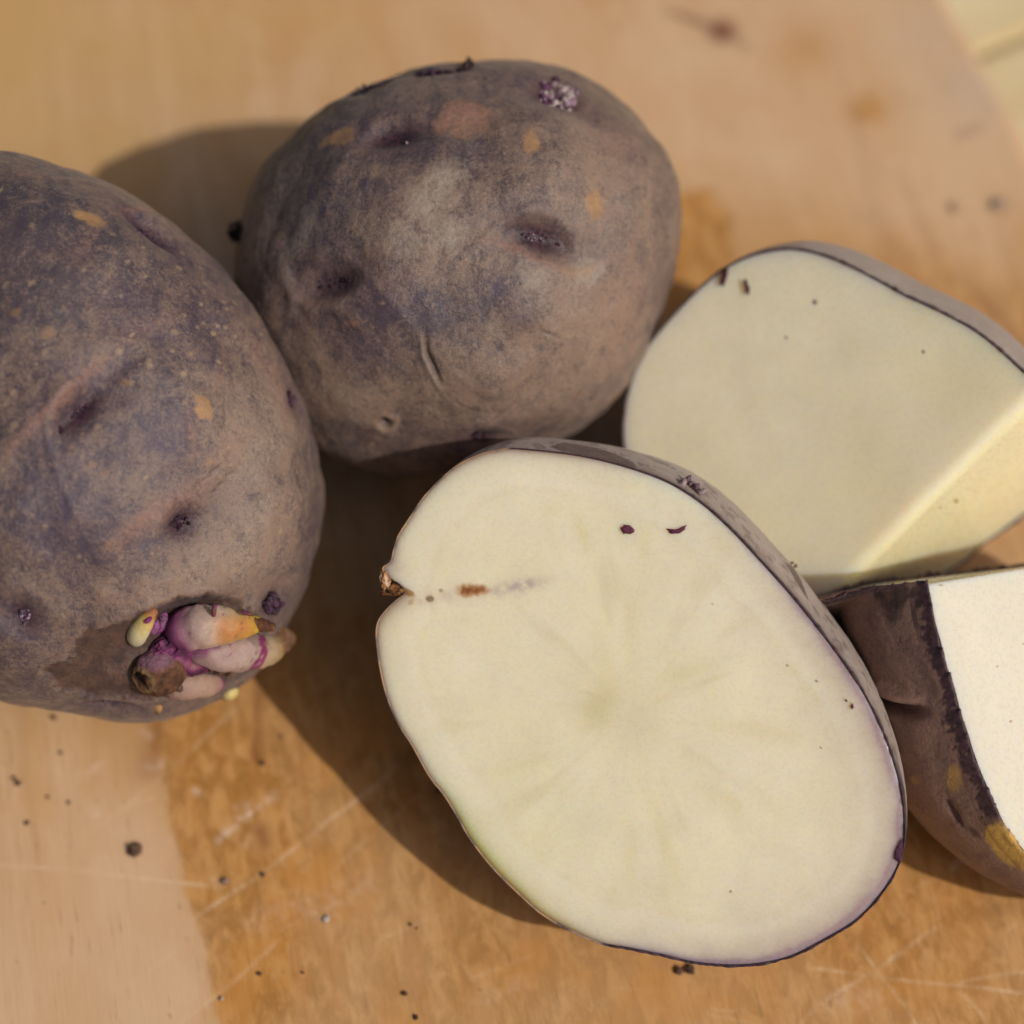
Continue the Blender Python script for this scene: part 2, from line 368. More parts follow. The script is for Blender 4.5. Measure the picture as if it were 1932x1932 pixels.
    for k in range(100):                       # fine soil dust trodden into the wood
        c = atz(rr.uniform(-20, 1950), rr.uniform(1330, 1950) if k < 115 else rr.uniform(0, 500))[:2]; r = rr.uniform(.00010, .00032); dd = Q-c
        near = np.where((np.abs(dd) < 3*r).all(1))[0]; q = np.hypot(*(dd[near]).T)/r+w2[near]*600
        dark[near] = np.maximum(dark[near], rr.uniform(.15, .5)*(1-sstep(.5, 1.2, q)))
    root = thing('cutting_board', np.array([0, 0, -THICK]), 'worn wooden cutting board with orange stains, scratches and a rounded far corner', 'cutting board')
    # the slab below the top face, sides included
    ring = np.r_[I[0, :-1], I[:-1, -1], I[-1, :0:-1], I[:0:-1, 0]]; n0 = len(V); m = len(ring)
    low = V[ring].copy(); low[:, 2] = -THICK+.0015; low2 = V[ring]*np.array([.985, .985, 0])+np.array([0, 0, -THICK])
    V2 = np.vstack([V, low, low2])
    a = ring; b = np.roll(ring, -1); c = n0+np.arange(m); d = np.roll(c, -1)
    side = np.vstack([np.stack([b, a, c, d], -1), np.stack([d, c, c+m, d+m], -1)])
    ex = lambda x: np.r_[x, x[ring], x[ring]]
    m1 = np.stack([ex(stain), ex(ochre), ex(red), ex(dark)], -1); m2 = np.stack([ex(scr), ex(chalk), ex(grey), ex(pale)], -1)
    # mesh is kept in grain coordinates so the wood grain runs along the board
    B = np.stack([gv, -gu, [0, 0, 1]], -1)
    o = build('slab', (V2-np.array([0, 0, -THICK]))@B+np.array([0, 0, -THICK]), np.vstack([F[:, ::-1] if False else F, side]), MATS['board'], root, {'m1': m1, 'm2': m2})
    o.rotation_euler = (0, 0, GRAIN)
    return root
MATS = {}
MATS['board'] = board_material(); MATS['table'] = table_material()
make_board()
def make_table():
    top = bpy.data.objects.new('tabletop', None); SCN.collection.objects.link(top); top['kind'] = 'structure'
    top.location = (0, 0, -THICK-.0005); top['_base'] = [0, 0, -THICK-.0005]
    s0 = atz(1932, 62, -1.6); s1 = atz(1850, 96, -1.6); ang = math.atan2(s0[1]-s1[1], s0[0]-s1[0])
    d = np.array([math.cos(ang), math.sin(ang), 0]); nrm = np.array([-d[1], d[0], 0]); w = .075
    for k in range(-6, 4):
        bm = bmesh.new(); bmesh.ops.create_cube(bm, size=1)
        for v in bm.verts: v.co = (v.co.x*.7, v.co.y*(w-.0016), v.co.z*.02-.01)
        bmesh.ops.bevel(bm, geom=bm.edges[:], offset=.0012, segments=2, affect='EDGES')
        me = bpy.data.meshes.new('plank'); bm.to_mesh(me); bm.free(); me.materials.append(MATS['table'])
        o = bpy.data.objects.new('plank', me); SCN.collection.objects.link(o); o.parent = top
        o.location = (s0+nrm*(w*(k+.5))-np.array([0, 0, s0[2]])).tolist(); o.rotation_euler = (0, 0, ang)
make_table()

# ------------------------------------------------------------------ potato surfaces
class Surf:
    """a dense surface with skin masks; marks are given where the camera sees them and live on the surface"""
    def __init__(s, V, F):
        s.V = V; s.F = F; s.N = normals(V, F); s.px = project(V); n = len(V)
        s.m = {k: np.zeros(n) for k in ('dust', 'scab', 'pink', 'dark', 'lent', 'violet', 'grey', 'ochre')}; s.m['dust'] += .5
        s.disp = np.zeros(n)
        s.front = ((CO-V)*s.N).sum(1) > 0
        s.w1 = fbm(V, 350, 4, 61); s.w2 = fbm(V, 1300, 3, 65)
    def pick(s, x, y):
        d = ((s.px-np.array([x, y]))**2).sum(1); d[~s.front] += 1e6
        return int(np.argmin(d))
    def frame(s, i, rot=0):
        n = s.N[i]; a = unit(CU-n*(CU@n)); b = np.cross(n, a); r = math.radians(rot)
        return s.V[i], n, a*math.cos(r)+b*math.sin(r), -a*math.sin(r)+b*math.cos(r)
    def loc(s, x, y, rot=0):
        P, n, a, b = s.frame(s.pick(x, y), rot); r = s.V-P
        return r@a, r@b, np.abs(r@n)
    def ell(s, x, y, ra, rb, rot=0, wob=.25, soft=.25):
        A, B, C = s.loc(x, y, rot); q = np.hypot(A/(ra*CM), B/(rb*CM))+(1.3*s.w1+.7*s.w2)*wob*1.6
        return (1-sstep(1-soft, 1+soft, q))*(C < 2*max(ra, rb)*CM)
    def gau(s, x, y, ra, rb, rot=0):
        A, B, C = s.loc(x, y, rot); return np.exp(-(A/(ra*CM))**2-(B/(rb*CM))**2)*(C < 1.5*CM)
    def poly(s, pts, soft=.0003, wob=.001):
        idx = [s.pick(*p) for p in pts]; c = s.V[idx].mean(0); n = unit(s.N[idx].mean(0)); a = unit(CU-n*(CU@n)); b = np.cross(n, a)
        R = s.V-c; Q = np.stack([R@a, R@b], -1); pl = np.stack([(s.V[idx]-c)@a, (s.V[idx]-c)@b], -1)
        return (1-sstep(-soft, soft, dist_poly(Q, pl)+(s.w1+s.w2)*wob))*((s.N@n) > .1)
    def line(s, pts, w, wob=.3):
        idx = [s.pick(*p) for p in pts]; c = s.V[idx].mean(0); n = unit(s.N[idx].mean(0)); a = unit(CU-n*(CU@n)); b = np.cross(n, a)
        R = s.V-c; Q = np.stack([R@a, R@b], -1); pl = np.stack([(s.V[idx]-c)@a, (s.V[idx]-c)@b], -1)
        d, t = dist_line(Q, pl); ends = np.sin(np.pi*np.clip(t*.92+.04, 0, 1))**.5
        return np.exp(-((d+s.w1*wob*w*CM)/(w*CM))**2)*ends*((s.N@n) > .05)
    def add(s, k, v): s.m[k] = np.maximum(s.m[k], v)
    def mul(s, k, v): s.m[k] = s.m[k]*(1-v)
    def eye(s, x, y, ra=.3, rb=.16, rot=0, depth=.09, brow=.05, browpink=.5, darkness=.9, side=1):
        A, B, C = s.loc(x, y, rot); ok = C < 1.2*CM
        q = (A/(ra*CM))**2+(B/(rb*CM))**2
        s.disp -= 1.45*depth*CM*np.exp(-q/2.0)*ok
        s.disp += brow*CM*np.exp(-(A/(2.2*ra*CM))**2-((B-side*(2.3*rb+.04)*CM+.35*A*A/(ra*CM))/(.9*rb*CM))**2)*ok
        s.add('dark', min(1, 1.1*darkness)*np.exp(-(q/2.1)**1.6)*ok); s.add('dark', .40*np.exp(-q/6)*ok); s.add('violet', .45*np.exp(-q/9)*ok)
        if browpink: s.add('pink', browpink*np.exp(-(A/(2.6*ra*CM))**2-((B-side*(2.1*rb+.05)*CM+.3*A*A/(ra*CM))/(.055*CM))**2)*ok)
    def lenticels(s, n, seed, rmin=.022, rmax=.05, box=None):
        r = np.random.RandomState(seed); fr = np.where(s.front)[0]
        if box is not None:
            p = s.px[fr]; fr = fr[(p[:, 0] > box[0]) & (p[:, 0] < box[2]) & (p[:, 1] > box[1]) & (p[:, 1] < box[3])]
        for i in r.choice(fr, n, replace=False):
            P, nn, a, b = s.frame(i, r.uniform(15, 60)); R = s.V-P; near = np.where((np.abs(R) < .004).all(1))[0]; R = R[near]
            ra = r.uniform(rmin, rmax)*1.15; q = np.hypot(R@a/(ra*1.6*CM), R@b/(ra*CM))+s.w2[near]*.5
            k = r.uniform(.5, 1)*(1-sstep(.6, 1.1, q)); s.m['lent'][near] = np.maximum(s.m['lent'][near], k); s.disp[near] += k*.006*CM
    def finish(s):
        V = s.V+s.N*s.disp[:, None]; m = s.m; m['dust'] = np.clip(m['dust'], .08, .76)
        V[:, 2] = np.maximum(V[:, 2], .00006)
        return V, {'m1': np.clip(np.stack([m['dust'], m['scab'], m['pink'], m['dark']], -1), 0, 1),
                   'm2': np.clip(np.stack([m['lent'], m['violet'], m['grey'], m['ochre']], -1), 0, 1)}
    def at(s, x, y, out=0.):
        i = s.pick(x, y); return s.V[i]+s.N[i]*(s.disp[i]+out*CM), s.N[i]

def ico(sub):
    bm = bmesh.new(); bmesh.ops.create_icosphere(bm, subdivisions=sub, radius=1)
    V = np.array([v.co[:] for v in bm.verts]); F = np.array([[v.index for v in f.verts] for f in bm.faces]); bm.free(); return V, F
ICO8 = ico(8); ICO2 = ico(3)

def whole(outline, centre, front, back, lumps, seed, ex=1.0):
    """a potato from its outline round a centre; it lies on the board"""
    D = unit(ray(*centre)); a = unit(CU-D*(CU@D)); b = np.cross(a, D); w0 = .31
    C = CO+D*w0; lp = smooth_loop(outline, 720)
    R = np.array([onplane(x, y, C, D) for x, y in lp])-C; X = R@a; Y = R@b; th = np.arctan2(Y, X); rr = np.hypot(X, Y)
    o = np.argsort(th); th, rr = th[o], rr[o]; S, F = ICO8
    r = np.interp(np.arctan2(S[:, 1], S[:, 0]), np.r_[th-2*np.pi, th, th+2*np.pi], np.r_[rr, rr, rr])
    rm = rr.mean(); rho = np.hypot(S[:, 0], S[:, 1]); r = rm+(r-rm)*sstep(0, .75, rho)*1.0
    z = S[:, 2]; depth = np.where(z < 0, -front, back)*np.abs(z)**ex*CM*1.0
    V = C+(r*S[:, 0])[:, None]*a+(r*S[:, 1])[:, None]*b+depth[:, None]*D
    N = normals(V, F); V = V+N*(lumps*CM*(fbm(S, 1.6, 2, seed))*(1-rho**6))[:, None]
    k = CO[2]/(CO[2]-V[:, 2].min()); V = CO+(V-CO)*k             # size it so that it rests on the board
    if ((V[F[0, 1]]-V[F[0, 0]])[0]) is not None:
        n = normals(V, F)
        if ((V-V.mean(0))*n).sum() < 0: F = F[:, ::-1].copy()
    return V, F

MATS['skin_a'] = skin_material('dusty_purple_skin', amount=.44)
MATS['skin_b'] = skin_material('dusty_brown_purple_skin', purple=(.070, .048, .052), tan=(.325, .225, .155), amount=.51)
MATS['skin_c'] = skin_material('frosted_purple_skin', purple=(.23, .170, .165), tan=(.50, .415, .355), amount=.74, fuzz=.12)
MATS['skin_d'] = skin_material('red_brown_skin', purple=(.085, .046, .050), tan=(.31, .195, .135), amount=.5, och=(.66, .38, .065))  # redder brown is this skin's own colour; its ochre patch is brighter
MATS['bud'] = colour_material('bud_tissue', .62, 0, .25, .5, 2500)
MATS['sprout'] = colour_material('sprout_tissue', .52, .6, .28, .35, 1900, .002, .08)
MATS['bark'] = colour_material('corky_tissue', .85, 0, .15, .9, 1500)
MATS['flesh'] = flesh_material('wet_potato_flesh')
MATS['soil'] = colour_material('soil', .9, 0, .1, .8, 3000)
MATS['flake'] = colour_material('skin_flake_tissue', .6, 0, .3, .5, 2500)

def buds(parent, surf, spots, cols, seed, name='eye_bud', rad=(.012, .028)):
    """one eye's cluster of little bud scales, one mesh"""
    r = np.random.RandomState(seed); VV = []; FF = []; CC = []; n = 0; S, F = ICO2
    for (x, y, h) in spots:
        P, nn = surf.at(x, y, h); a = unit(np.cross(nn, [.3, .5, .8])); b = np.cross(nn, a)
        q = r.uniform(*rad)*CM; e = unit(nn+a*r.uniform(-.7, .7)+b*r.uniform(-.7, .7)); f = unit(np.cross(e, a)); g = np.cross(e, f)
        sc = S*(1+.55*fbm(S+x, 1.8, 2, seed)[:, None])
        VV.append(P+q*(sc[:, :1]*f+sc[:, 1:2]*g+sc[:, 2:]*e*r.uniform(1., 1.9))); FF.append(F+n); n += len(S)
        c = np.array(cols[r.randint(len(cols))])*r.uniform(.7, 1.25); tip = np.clip(S[:, 2:], 0, 1)
        CC.append(c*(1-.35*tip)+tip*.35*np.array(cols[-1]))
    return build(name, np.vstack(VV), np.vstack(FF), MATS['bud'], parent, {'col': np.vstack(CC)})
PURP = [(.018, .008, .014), (.026, .010, .022), (.045, .016, .036), (.012, .006, .010), (.07, .03, .055)]
WHITEBUD = [(.30, .2, .25), (.42, .33, .33), (.12, .04, .09), (.5, .42, .38)]
def cluster(cx, cy, n, ra, rb, rot, seed, h=(-.02, .03)):
    r = np.random.RandomState(seed); c, s = math.cos(math.radians(rot)), math.sin(math.radians(rot)); out = []
    for k in range(2*n):
        a = r.uniform(0, 6.28); q = math.sqrt(r.uniform(0, 1)); x, y = q*ra*math.cos(a), q*rb*math.sin(a)
        out.append((cx+x*c-y*s, cy+x*s+y*c, r.uniform(*h)))
    return out

def tube(name, path, radii, colf, mat, parent, nseg=36, nring=70, seed=0, rough=.03, squash=1.0):
    p = smooth_loop(np.array(path), nring, False); n = len(p); t = np.linspace(0, 1, n)
    rad = np.interp(t, np.linspace(0, 1, len(radii)), radii)*CM
    k = np.ones(9)/9; rad = np.convolve(np.pad(rad, 4, mode='edge'), k, 'valid'); rad[-1] = min(rad[-1], .0002)
    T = np.gradient(p, axis=0); T /= np.linalg.norm(T, axis=1)[:, None]
    up = np.array([0, 0, 1.]); a = np.cross(T, up); a /= np.linalg.norm(a, axis=1)[:, None]; b = np.cross(a, T)
    ph = np.linspace(0, 2*np.pi, nseg, endpoint=False)
    V = p[:, None, :]+rad[:, None, None]*(np.cos(ph)[None, :, None]*a[:, None, :]+squash*np.sin(ph)[None, :, None]*b[:, None, :])
    V = V.reshape(-1, 3); tt = np.repeat(t, nseg); pp = np.tile(ph, n)
    c = np.repeat(p, nseg, 0); V = c+(V-c)*(1+rough*6*fbm(V, 500, 3, seed)[:, None])
    I = np.arange(n*nseg).reshape(n, nseg); J = np.roll(I, -1, 1)
    F = np.stack([I[:-1], J[:-1], J[1:], I[1:]], -1).reshape(-1, 4)
    # closed tip and base
    V = np.vstack([V, p[:1], p[-1:]]); nb = n*nseg
    caps = [[int(J[0, i]), int(I[0, i]), nb] for i in range(nseg)]+[[int(I[-1, i]), int(J[-1, i]), nb+1] for i in range(nseg)]
    tt = np.r_[tt, 0, 1]; pp = np.r_[pp, 0, 0]
    return build(name, V, F.tolist()+caps, mat, parent, {'col': np.clip(colf(tt, pp, V), 0, 1)})
def lerpc(t, stops):
    ts = [s[0] for s in stops]; return np.stack([np.interp(t, ts, [s[1][k] for s in stops]) for k in range(3)], -1)

# ------------------------------------------------------------------ whole potato at the left, sprouting
def potato_left():
    out = [(0, 290), (50, 296), (110, 312), (180, 336), (250, 371), (300, 405), (350, 446), (400, 492), (450, 547), (490, 602), (520, 655), (550, 716), (575, 776), (593, 832), (604, 890),
           (608, 935), (605, 988), (595, 1036), (578, 1090), (560, 1135), (536, 1186), (500, 1245), (452, 1296), (403, 1322), (350, 1344), (298, 1360), (245, 1363), (175, 1352), (88, 1338), (0, 1322),
           (-90, 1275), (-180, 1190), (-260, 1060), (-310, 910), (-335, 750), (-322, 600), (-280, 470), (-200, 365), (-100, 302)]
    V, F = whole(out, (140, 830), 2.7, 3.0, .16, 71)
    s = Surf(V, F); base = np.array([V[:, 0].mean(), V[:, 1].mean(), 0])
    root = thing('potato', base, 'whole purple-skinned potato at left with a tuft of sprouts at its near end', 'potato')
    s.disp += .09*CM*fbm(V, 75, 3, 5)+.03*CM*fbm(V, 240, 3, 6)
    # long shallow hollows and pinkish brow ridges
    s.disp -= .10*CM*s.gau(180, 720, .85, .35, 40); s.disp += .07*CM*s.gau(60, 790, 1.2, .25, 48)
    s.disp -= .10*CM*s.gau(390, 960, .75, .5, 20); s.disp -= .05*CM*s.gau(330, 1090, .35, .8, 0)
    s.disp -= .07*CM*s.gau(280, 430, .7, .25, -12)
    s.eye(145, 776, .30, .13, 48, .09, .05, .0); s.eye(350, 990, .20, .14, 15, .07, .05, .0); s.eye(45, 1170, .14, .2, 10, .07, .04, .0, .8)
    s.eye(290, 427, .36, .12, -10, .08, .05, .0, .8); s.eye(550, 752, .14, .10, -55, .05, .03, .1, .8); s.eye(205, 1334, .3, .1, -5, .08, .04, .2, .6); s.eye(510, 1140, .15, .14, 60, .04, .02, .0, .8)
    s.add('pink', .9*s.line([(10, 860), (80, 785), (150, 715), (205, 668)], .09)); s.add('pink', .35*s.line([(205, 668), (270, 625), (340, 590)], .10))
    s.add('pink', .85*s.line([(215, 1035), (270, 985), (330, 945), (400, 915)], .15)); s.add('pink', .8*s.line([(205, 402), (250, 392), (300, 398), (345, 430)], .07))
    s.add('pink', .35*s.line([(140, 490), (170, 445), (190, 415)], .12)); s.add('pink', .3*s.line([(395, 760), (420, 700), (430, 640)], .08)); s.add('pink', .4*s.line([(470, 640), (530, 730), (560, 800)], .22))
    s.add('pink', .35*s.line([(350, 750), (365, 820), (372, 860)], .06)); s.add('pink', .35*s.line([(390, 880), (430, 850), (470, 810)], .14))
    s.add('pink', .35*s.line([(0, 335), (60, 330), (140, 345)], .1)); s.add('pink', .3*s.line([(150, 1130), (300, 1120)], .15))
    s.add('ochre', .95*s.ell(168, 412, .20, .11, -5, .35)); s.add('ochre', .9*s.ell(378, 764, .12, .15, 20, .5)); s.add('ochre', .5*s.ell(240, 720, .06, .05)); s.add('ochre', .5*s.ell(90, 630, .09, .07, 20, .5))
    for x, y in ((175, 880), (195, 895), (130, 845), (395, 870), (30, 590), (205, 1028)): s.add('ochre', .4*s.ell(x, y, .06, .04, 30, .5))
    # dustier and barer regions
    d = s.m['dust']; d += .42*s.gau(490, 830, .75, 1.3, 20)+.40*s.gau(450, 1060, 1.0, .6, 30)+.2*s.gau(250, 1100, 1.3, .4)+.25*s.gau(520, 980, .4, .9)
    d -= .30*s.gau(60, 400, 1.9, .8)+.22*s.gau(60, 560, 1.2, .8)+.20*s.gau(300, 820, .5, .5)+.26*s.gau(110, 970, .8, .9)+.2*s.gau(400, 640, .8, .3, -30)+.15*s.gau(270, 1060, .4, .4)
    s.add('violet', .55*s.gau(300, 850, .6, .7)); s.add('violet', .5*s.gau(120, 960, .8, .9)); s.add('violet', .4*s.gau(330, 640, .9, .35, -20)); s.add('violet', .45*s.gau(420, 950, .35, .3)); s.add('violet', .4*s.gau(290, 1040, .4, .3))
    s.add('grey', .25*s.gau(480, 830, .5, .9, 15)); s.add('violet', .35*s.gau(410, 610, .3, .2))
    s.lenticels(95, 5, .016, .038, (-200, 300, 450, 900)); s.lenticels(45, 6, .012, .03, (0, 500, 600, 1200))
    # hair cracks in the skin
    for pts in ([(418, 815), (426, 790), (425, 760)], [(375, 920), (410, 885), (440, 850)], [(345, 1020), (352, 1060), (375, 1095)], [(330, 925), (335, 950), (322, 975)], [(200, 957), (245, 962)], [(405, 930), (460, 870)]):
        c = s.line(pts, .013); s.disp -= .015*CM*c; s.add('scab', .7*c)
    # the bare brown patch round the sprouts
    patch = s.poly([(82, 1268), (92, 1255), (130, 1258), (143, 1215), (165, 1192), (215, 1178), (262, 1160), (300, 1148), (345, 1130), (400, 1124), (460, 1140), (500, 1180), (470, 1250), (420, 1300), (330, 1318), (200, 1318), (120, 1305)], .0006, .0012)
    s.add('scab', .97*patch); s.disp -= .055*CM*patch; s.disp -= .22*CM*s.gau(300, 1225, .85, .35, 5); s.disp -= .20*CM*s.gau(370, 1165, .65, .22, 0)
    rim = s.line([(90, 1250), (140, 1205), (215, 1172), (300, 1140), (400, 1116), (470, 1130)], .05); s.disp += .03*CM*rim; s.add('pink', .35*rim)
    s.add('dark', .75*s.gau(345, 1160, .75, .20, 4)); s.add('dark', .5*s.ell(105, 1262, .14, .06, 60, .4)); s.add('violet', .4*patch*sstep(-.1, .3, s.w1))  # first dark mark paints the shadow gap above the sprouts into the skin
    V2, at = s.finish(); body = build('body', V2, F, MATS['skin_a'], root, at)
    buds(root, s, cluster(148, 775, 20, 26, 9, -46, 1, (-.05, .0))+cluster(113, 812, 5, 8, 6, -40, 2, (-.02, .02)), PURP, 1)
    buds(root, s, cluster(348, 990, 20, 20, 11, -12, 3, (-.03, .02)), PURP, 2); buds(root, s, cluster(46, 1168, 12, 9, 17, 10, 4, (-.03, .03)), PURP+[(.3, .2, .3)], 3)
    buds(root, s, cluster(285, 432, 14, 24, 8, 6, 5, (-.03, .01)), PURP, 4); buds(root, s, cluster(550, 752, 10, 6, 14, -30, 6, (-.02, .03)), PURP, 5)
    buds(root, s, cluster(512, 1138, 18, 12, 17, 10, 7, (.0, .07)), PURP+[(.14, .07, .12)], 6, rad=(.025, .055)); buds(root, s, cluster(205, 1332, 9, 15, 5, 4, 8, (-.03, .02)), PURP+[(.2, .15, .22)], 7)
    # ---- sprouts
    def pt(x, y, up):                      # a point up cm above the skin as seen at (x, y)
        y += 9; up = up-.10; P, n = s.at(x, y); d = ray(x, y); d = d/np.linalg.norm(d); return P-d*(up*CM)
    WHT, PNK, YEL, BRN, MAG, OLV = (.46, .36, .29), (.34, .20, .22), (.50, .31, .04), (.13, .055, .03), (.20, .028, .13), (.42, .22, .05)
    def speck(V, c, amt, seed, sc=2600): 
        k = sstep(.50, .62, perlin(V, sc, seed))*amt; return c*(1-k[:, None])+np.array(MAG)*k[:, None]
    def big_col(t, ph, V):
        c = lerpc(t, [(0, (.12, .015, .08)), (.16, (.17, .022, .11)), (.23, (.26, .08, .18)), (.30, (.38, .26, .23)), (.40, WHT), (.54, (.46, .33, .17)), (.66, YEL), (.76, (.58, .36, .04)), (.81, (.40, .17, .03)), (.86, BRN), (1, (.07, .03, .02))])
        k = sstep(.35, 1., np.cos(ph-.75))*sstep(.34, .46, t)*(1-sstep(.58, .74, t))*.85; c = c*(1-k[:, None])+np.array((.42, .17, .04))*k[:, None]
        return speck(V, c, .7*(t < .7), 3)
    e0 = s.at(395, 1195)[0]
    sp1 = tube('sprout', [pt(350, 1200, -.10), pt(362, 1196, .22), pt(400, 1184, .38), pt(450, 1176, .42), pt(490, 1172, .42), pt(515, 1174, .40)],
               [.19, .28, .31, .285, .22, .14, .08, .06], big_col, MATS['sprout'], root, seed=4, rough=.035)
    tube('dry_tip', [pt(470, 1171, .52), pt(492, 1173, .53), pt(515, 1175, .50)], [.06, .10, .085, .04], lambda t, ph, V: lerpc(t, [(0, BRN), (.6, (.10, .04, .025)), (1, (.22, .11, .06))])*(1+.6*fbm(V, 1500, 3, 4)[:, None]), MATS['bark'], sp1, 20, 30, 3, .08)
    for (x, y, x2, y2, w) in ((421, 1146, 415, 1166, .045), (464, 1150, 480, 1153, .03)):
        tube('leaf_scale', [pt(x, y, .66), pt((x+x2)/2, (y+y2)/2, .70), pt(x2, y2, .67)], [.02, w, w, .015], lambda t, ph, V: lerpc(t, [(0, MAG), (.5, BRN), (1, MAG)]), MATS['bud'], sp1, 14, 16, 5, .06)
    def mid_col(t, ph, V):
        t = t+.04*np.sin(ph*2+1)+.10*fbm(V, 900, 3, 2)
        c = lerpc(t, [(0, MAG), (.10, (.20, .05, .13)), (.18, (.33, .22, .20)), (.36, (.37, .27, .23)), (.45, (.34, .24, .20)), (.475, (.20, .03, .10)), (.525, (.22, .04, .11)), (.56, (.42, .31, .21)), (.76, (.42, .29, .14)), (.86, (.30, .16, .07)), (1, BRN)])
        return speck(V, c, .75*(t < .55), 9)
    sp2 = tube('sprout', [pt(372, 1228, -.05), pt(390, 1228, .20), pt(430, 1226, .28), pt(475, 1222, .30), pt(510, 1216, .25), pt(540, 1208, .20)],
               [.12, .22, .26, .265, .25, .21, .17, .12], mid_col, MATS['sprout'], root, seed=6, rough=.04)
    tube('dry_tip', [pt(522, 1200, .28), pt(540, 1198, .25), pt(553, 1206, .22)], [.11, .19, .17, .07], lambda t, ph, V: np.array((.16, .085, .045))*(1+.7*fbm(V, 1400, 3, 4)[:, None]), MATS['bark'], sp2, 22, 26, 8, .12)
    def small_col(t, ph, V): return lerpc(t, [(0, (.3, .2, .25)), (.12, (.56, .52, .40)), (.5, (.56, .50, .29)), (.75, (.50, .38, .13)), (.88, (.36, .16, .04)), (1, (.22, .07, .06))])
    sp3 = tube('sprout', [pt(262, 1222, -.02), pt(264, 1205, .16), pt(276, 1180, .22), pt(292, 1160, .16), pt(297, 1152, .12)], [.09, .135, .145, .12, .06], small_col, MATS['sprout'], root, seed=7, rough=.01)
    tube('leaf_scale', [pt(279, 1180, .37), pt(286, 1178, .38), pt(292, 1172, .34)], [.02, .035, .035, .015], lambda t, ph, V: np.tile(MAG, (len(t), 1)), MATS['bud'], sp3, 14, 14, 5, .06)
    # corky brown stub with a dark pit
    S, Fs = ico(6); P, n = s.at(302, 1272); a = unit(CU-n*(CU@n)); b = np.cross(n, a)
    C = P+n*.04*CM; q = 1+.10*fbm(S, 1.7, 3, 12)[:, None]
    X = C+q*(S[:, :1]*a*.37*CM+S[:, 1:2]*b*.35*CM+S[:, 2:]*n*.30*CM)
    pit = C+(-.20*CU-.10*CV-.20*VD)*CM; pd = np.linalg.norm(X-pit, axis=1)/CM+.05*fbm(X, 900, 3, 3)
    X = X-n*(.14*CM*(1-sstep(.05, .16, pd)))[:, None]+.008*CM*fbm(X, 1100, 3, 5)[:, None]*n
    col = lerpc(sstep(-.4, .4, fbm(X, 700, 4, 8)), [(0, (.06, .028, .018)), (1, (.15, .070, .038))])
    upk = sstep(.55, .95, S[:, 1])[:, None]; col = col*(1-upk)+np.array((.20, .10, .14))*upk
    dk = (1-sstep(.06, .15, pd))[:, None]; col = col*(1-dk)+np.array((.018, .010, .006))*dk
    ringk = np.exp(-((pd-.17)/.03)**2)[:, None]*.6; col = col*(1-ringk)+np.array((.20, .13, .06))*ringk
    build('corky_stub', X, Fs, MATS['bark'], root, {'col': np.clip(col, 0, 1)})
    def low_col(t, ph, V):
        return speck(V, lerpc(t, [(0, (.2, .09, .08)), (.2, (.30, .19, .15)), (.6, (.36, .24, .18)), (.85, (.30, .17, .15)), (.92, (.2, .06, .12)), (1, (.3, .12, .15))]), .1, 3)
    sp4 = tube('sprout', [pt(322, 1298, -.05), pt(340, 1294, .10), pt(375, 1292, .16), pt(405, 1290, .14), pt(418, 1290, .10)], [.13, .20, .20, .165, .09], low_col, MATS['sprout'], root, seed=9, rough=.04)
    tube('sprout', [pt(425, 1300, -.05), pt(436, 1296, .10), pt(444, 1300, .16), pt(446, 1318, .18), pt(446, 1325, .16)], [.10, .10, .08, .045, .03],
         lambda t, ph, V: lerpc(t, [(0, (.3, .2, .12)), (.3, (.62, .50, .2)), (.55, (.45, .3, .1)), (.7, BRN), (1, (.04, .02, .01))]), MATS['sprout'], root, 22, 30, 10, .05)
    tube('sprout', [pt(295, 1322, -.03), pt(299, 1328, .06), pt(300, 1337, .10)], [.06, .06, .03], lambda t, ph, V: lerpc(t, [(0, (.3, .17, .07)), (.6, (.36, .2, .08)), (1, BRN)]), MATS['bud'], root, 16, 20, 10, .08)
    # the swollen, fused base the sprouts grow from
    S, Fs = ico(6); P, n = s.at(368, 1242); a = unit(CU-n*(CU@n)); b = np.cross(n, a)
    q = (1+.30*fbm(S, 1.8, 3, 42)+.14*fbm(S, 5, 3, 44))[:, None]; X = P-n*.02*CM+q*(S[:, :1]*a*.66+S[:, 1:2]*b*.42+S[:, 2:]*n*.20)*CM
    col = lerpc(sstep(-.5, .5, fbm(X, 420, 4, 8)), [(0, (.04, .014, .028)), (.4, (.16, .03, .10)), (.7, (.22, .07, .12)), (1, (.26, .15, .12))]); build('sprout_base', X, Fs, MATS['bud'], root, {'col': col})
    # magenta crumpled scales between the sprouts
    buds(root, s, cluster(388, 1222, 9, 14, 9, 10, 21, (.10, .24)), [MAG, (.3, .07, .2), (.12, .02, .09), (.4, .25, .3)], 22, 'bud_scale', (.03, .06))
    buds(root, s, cluster(312, 1195, 9, 20, 9, -10, 23, (.0, .12)), [MAG, (.22, .08, .18), (.16, .07, .13)], 24, 'bud_scale', (.035, .07))
    buds(root, s, cluster(410, 1262, 9, 40, 8, 10, 27, (.0, .06)), [(.10, .055, .035), (.06, .03, .02), (.16, .09, .06)], 25, 'bud_scale', (.03, .06))
    buds(root, s, cluster(335, 1290, 4, 8, 5, 10, 28, (.05, .12)), [(.10, .055, .035), (.06, .03, .02)], 26, 'bud_scale', (.03, .05))
    return s
SURF_L = potato_left()

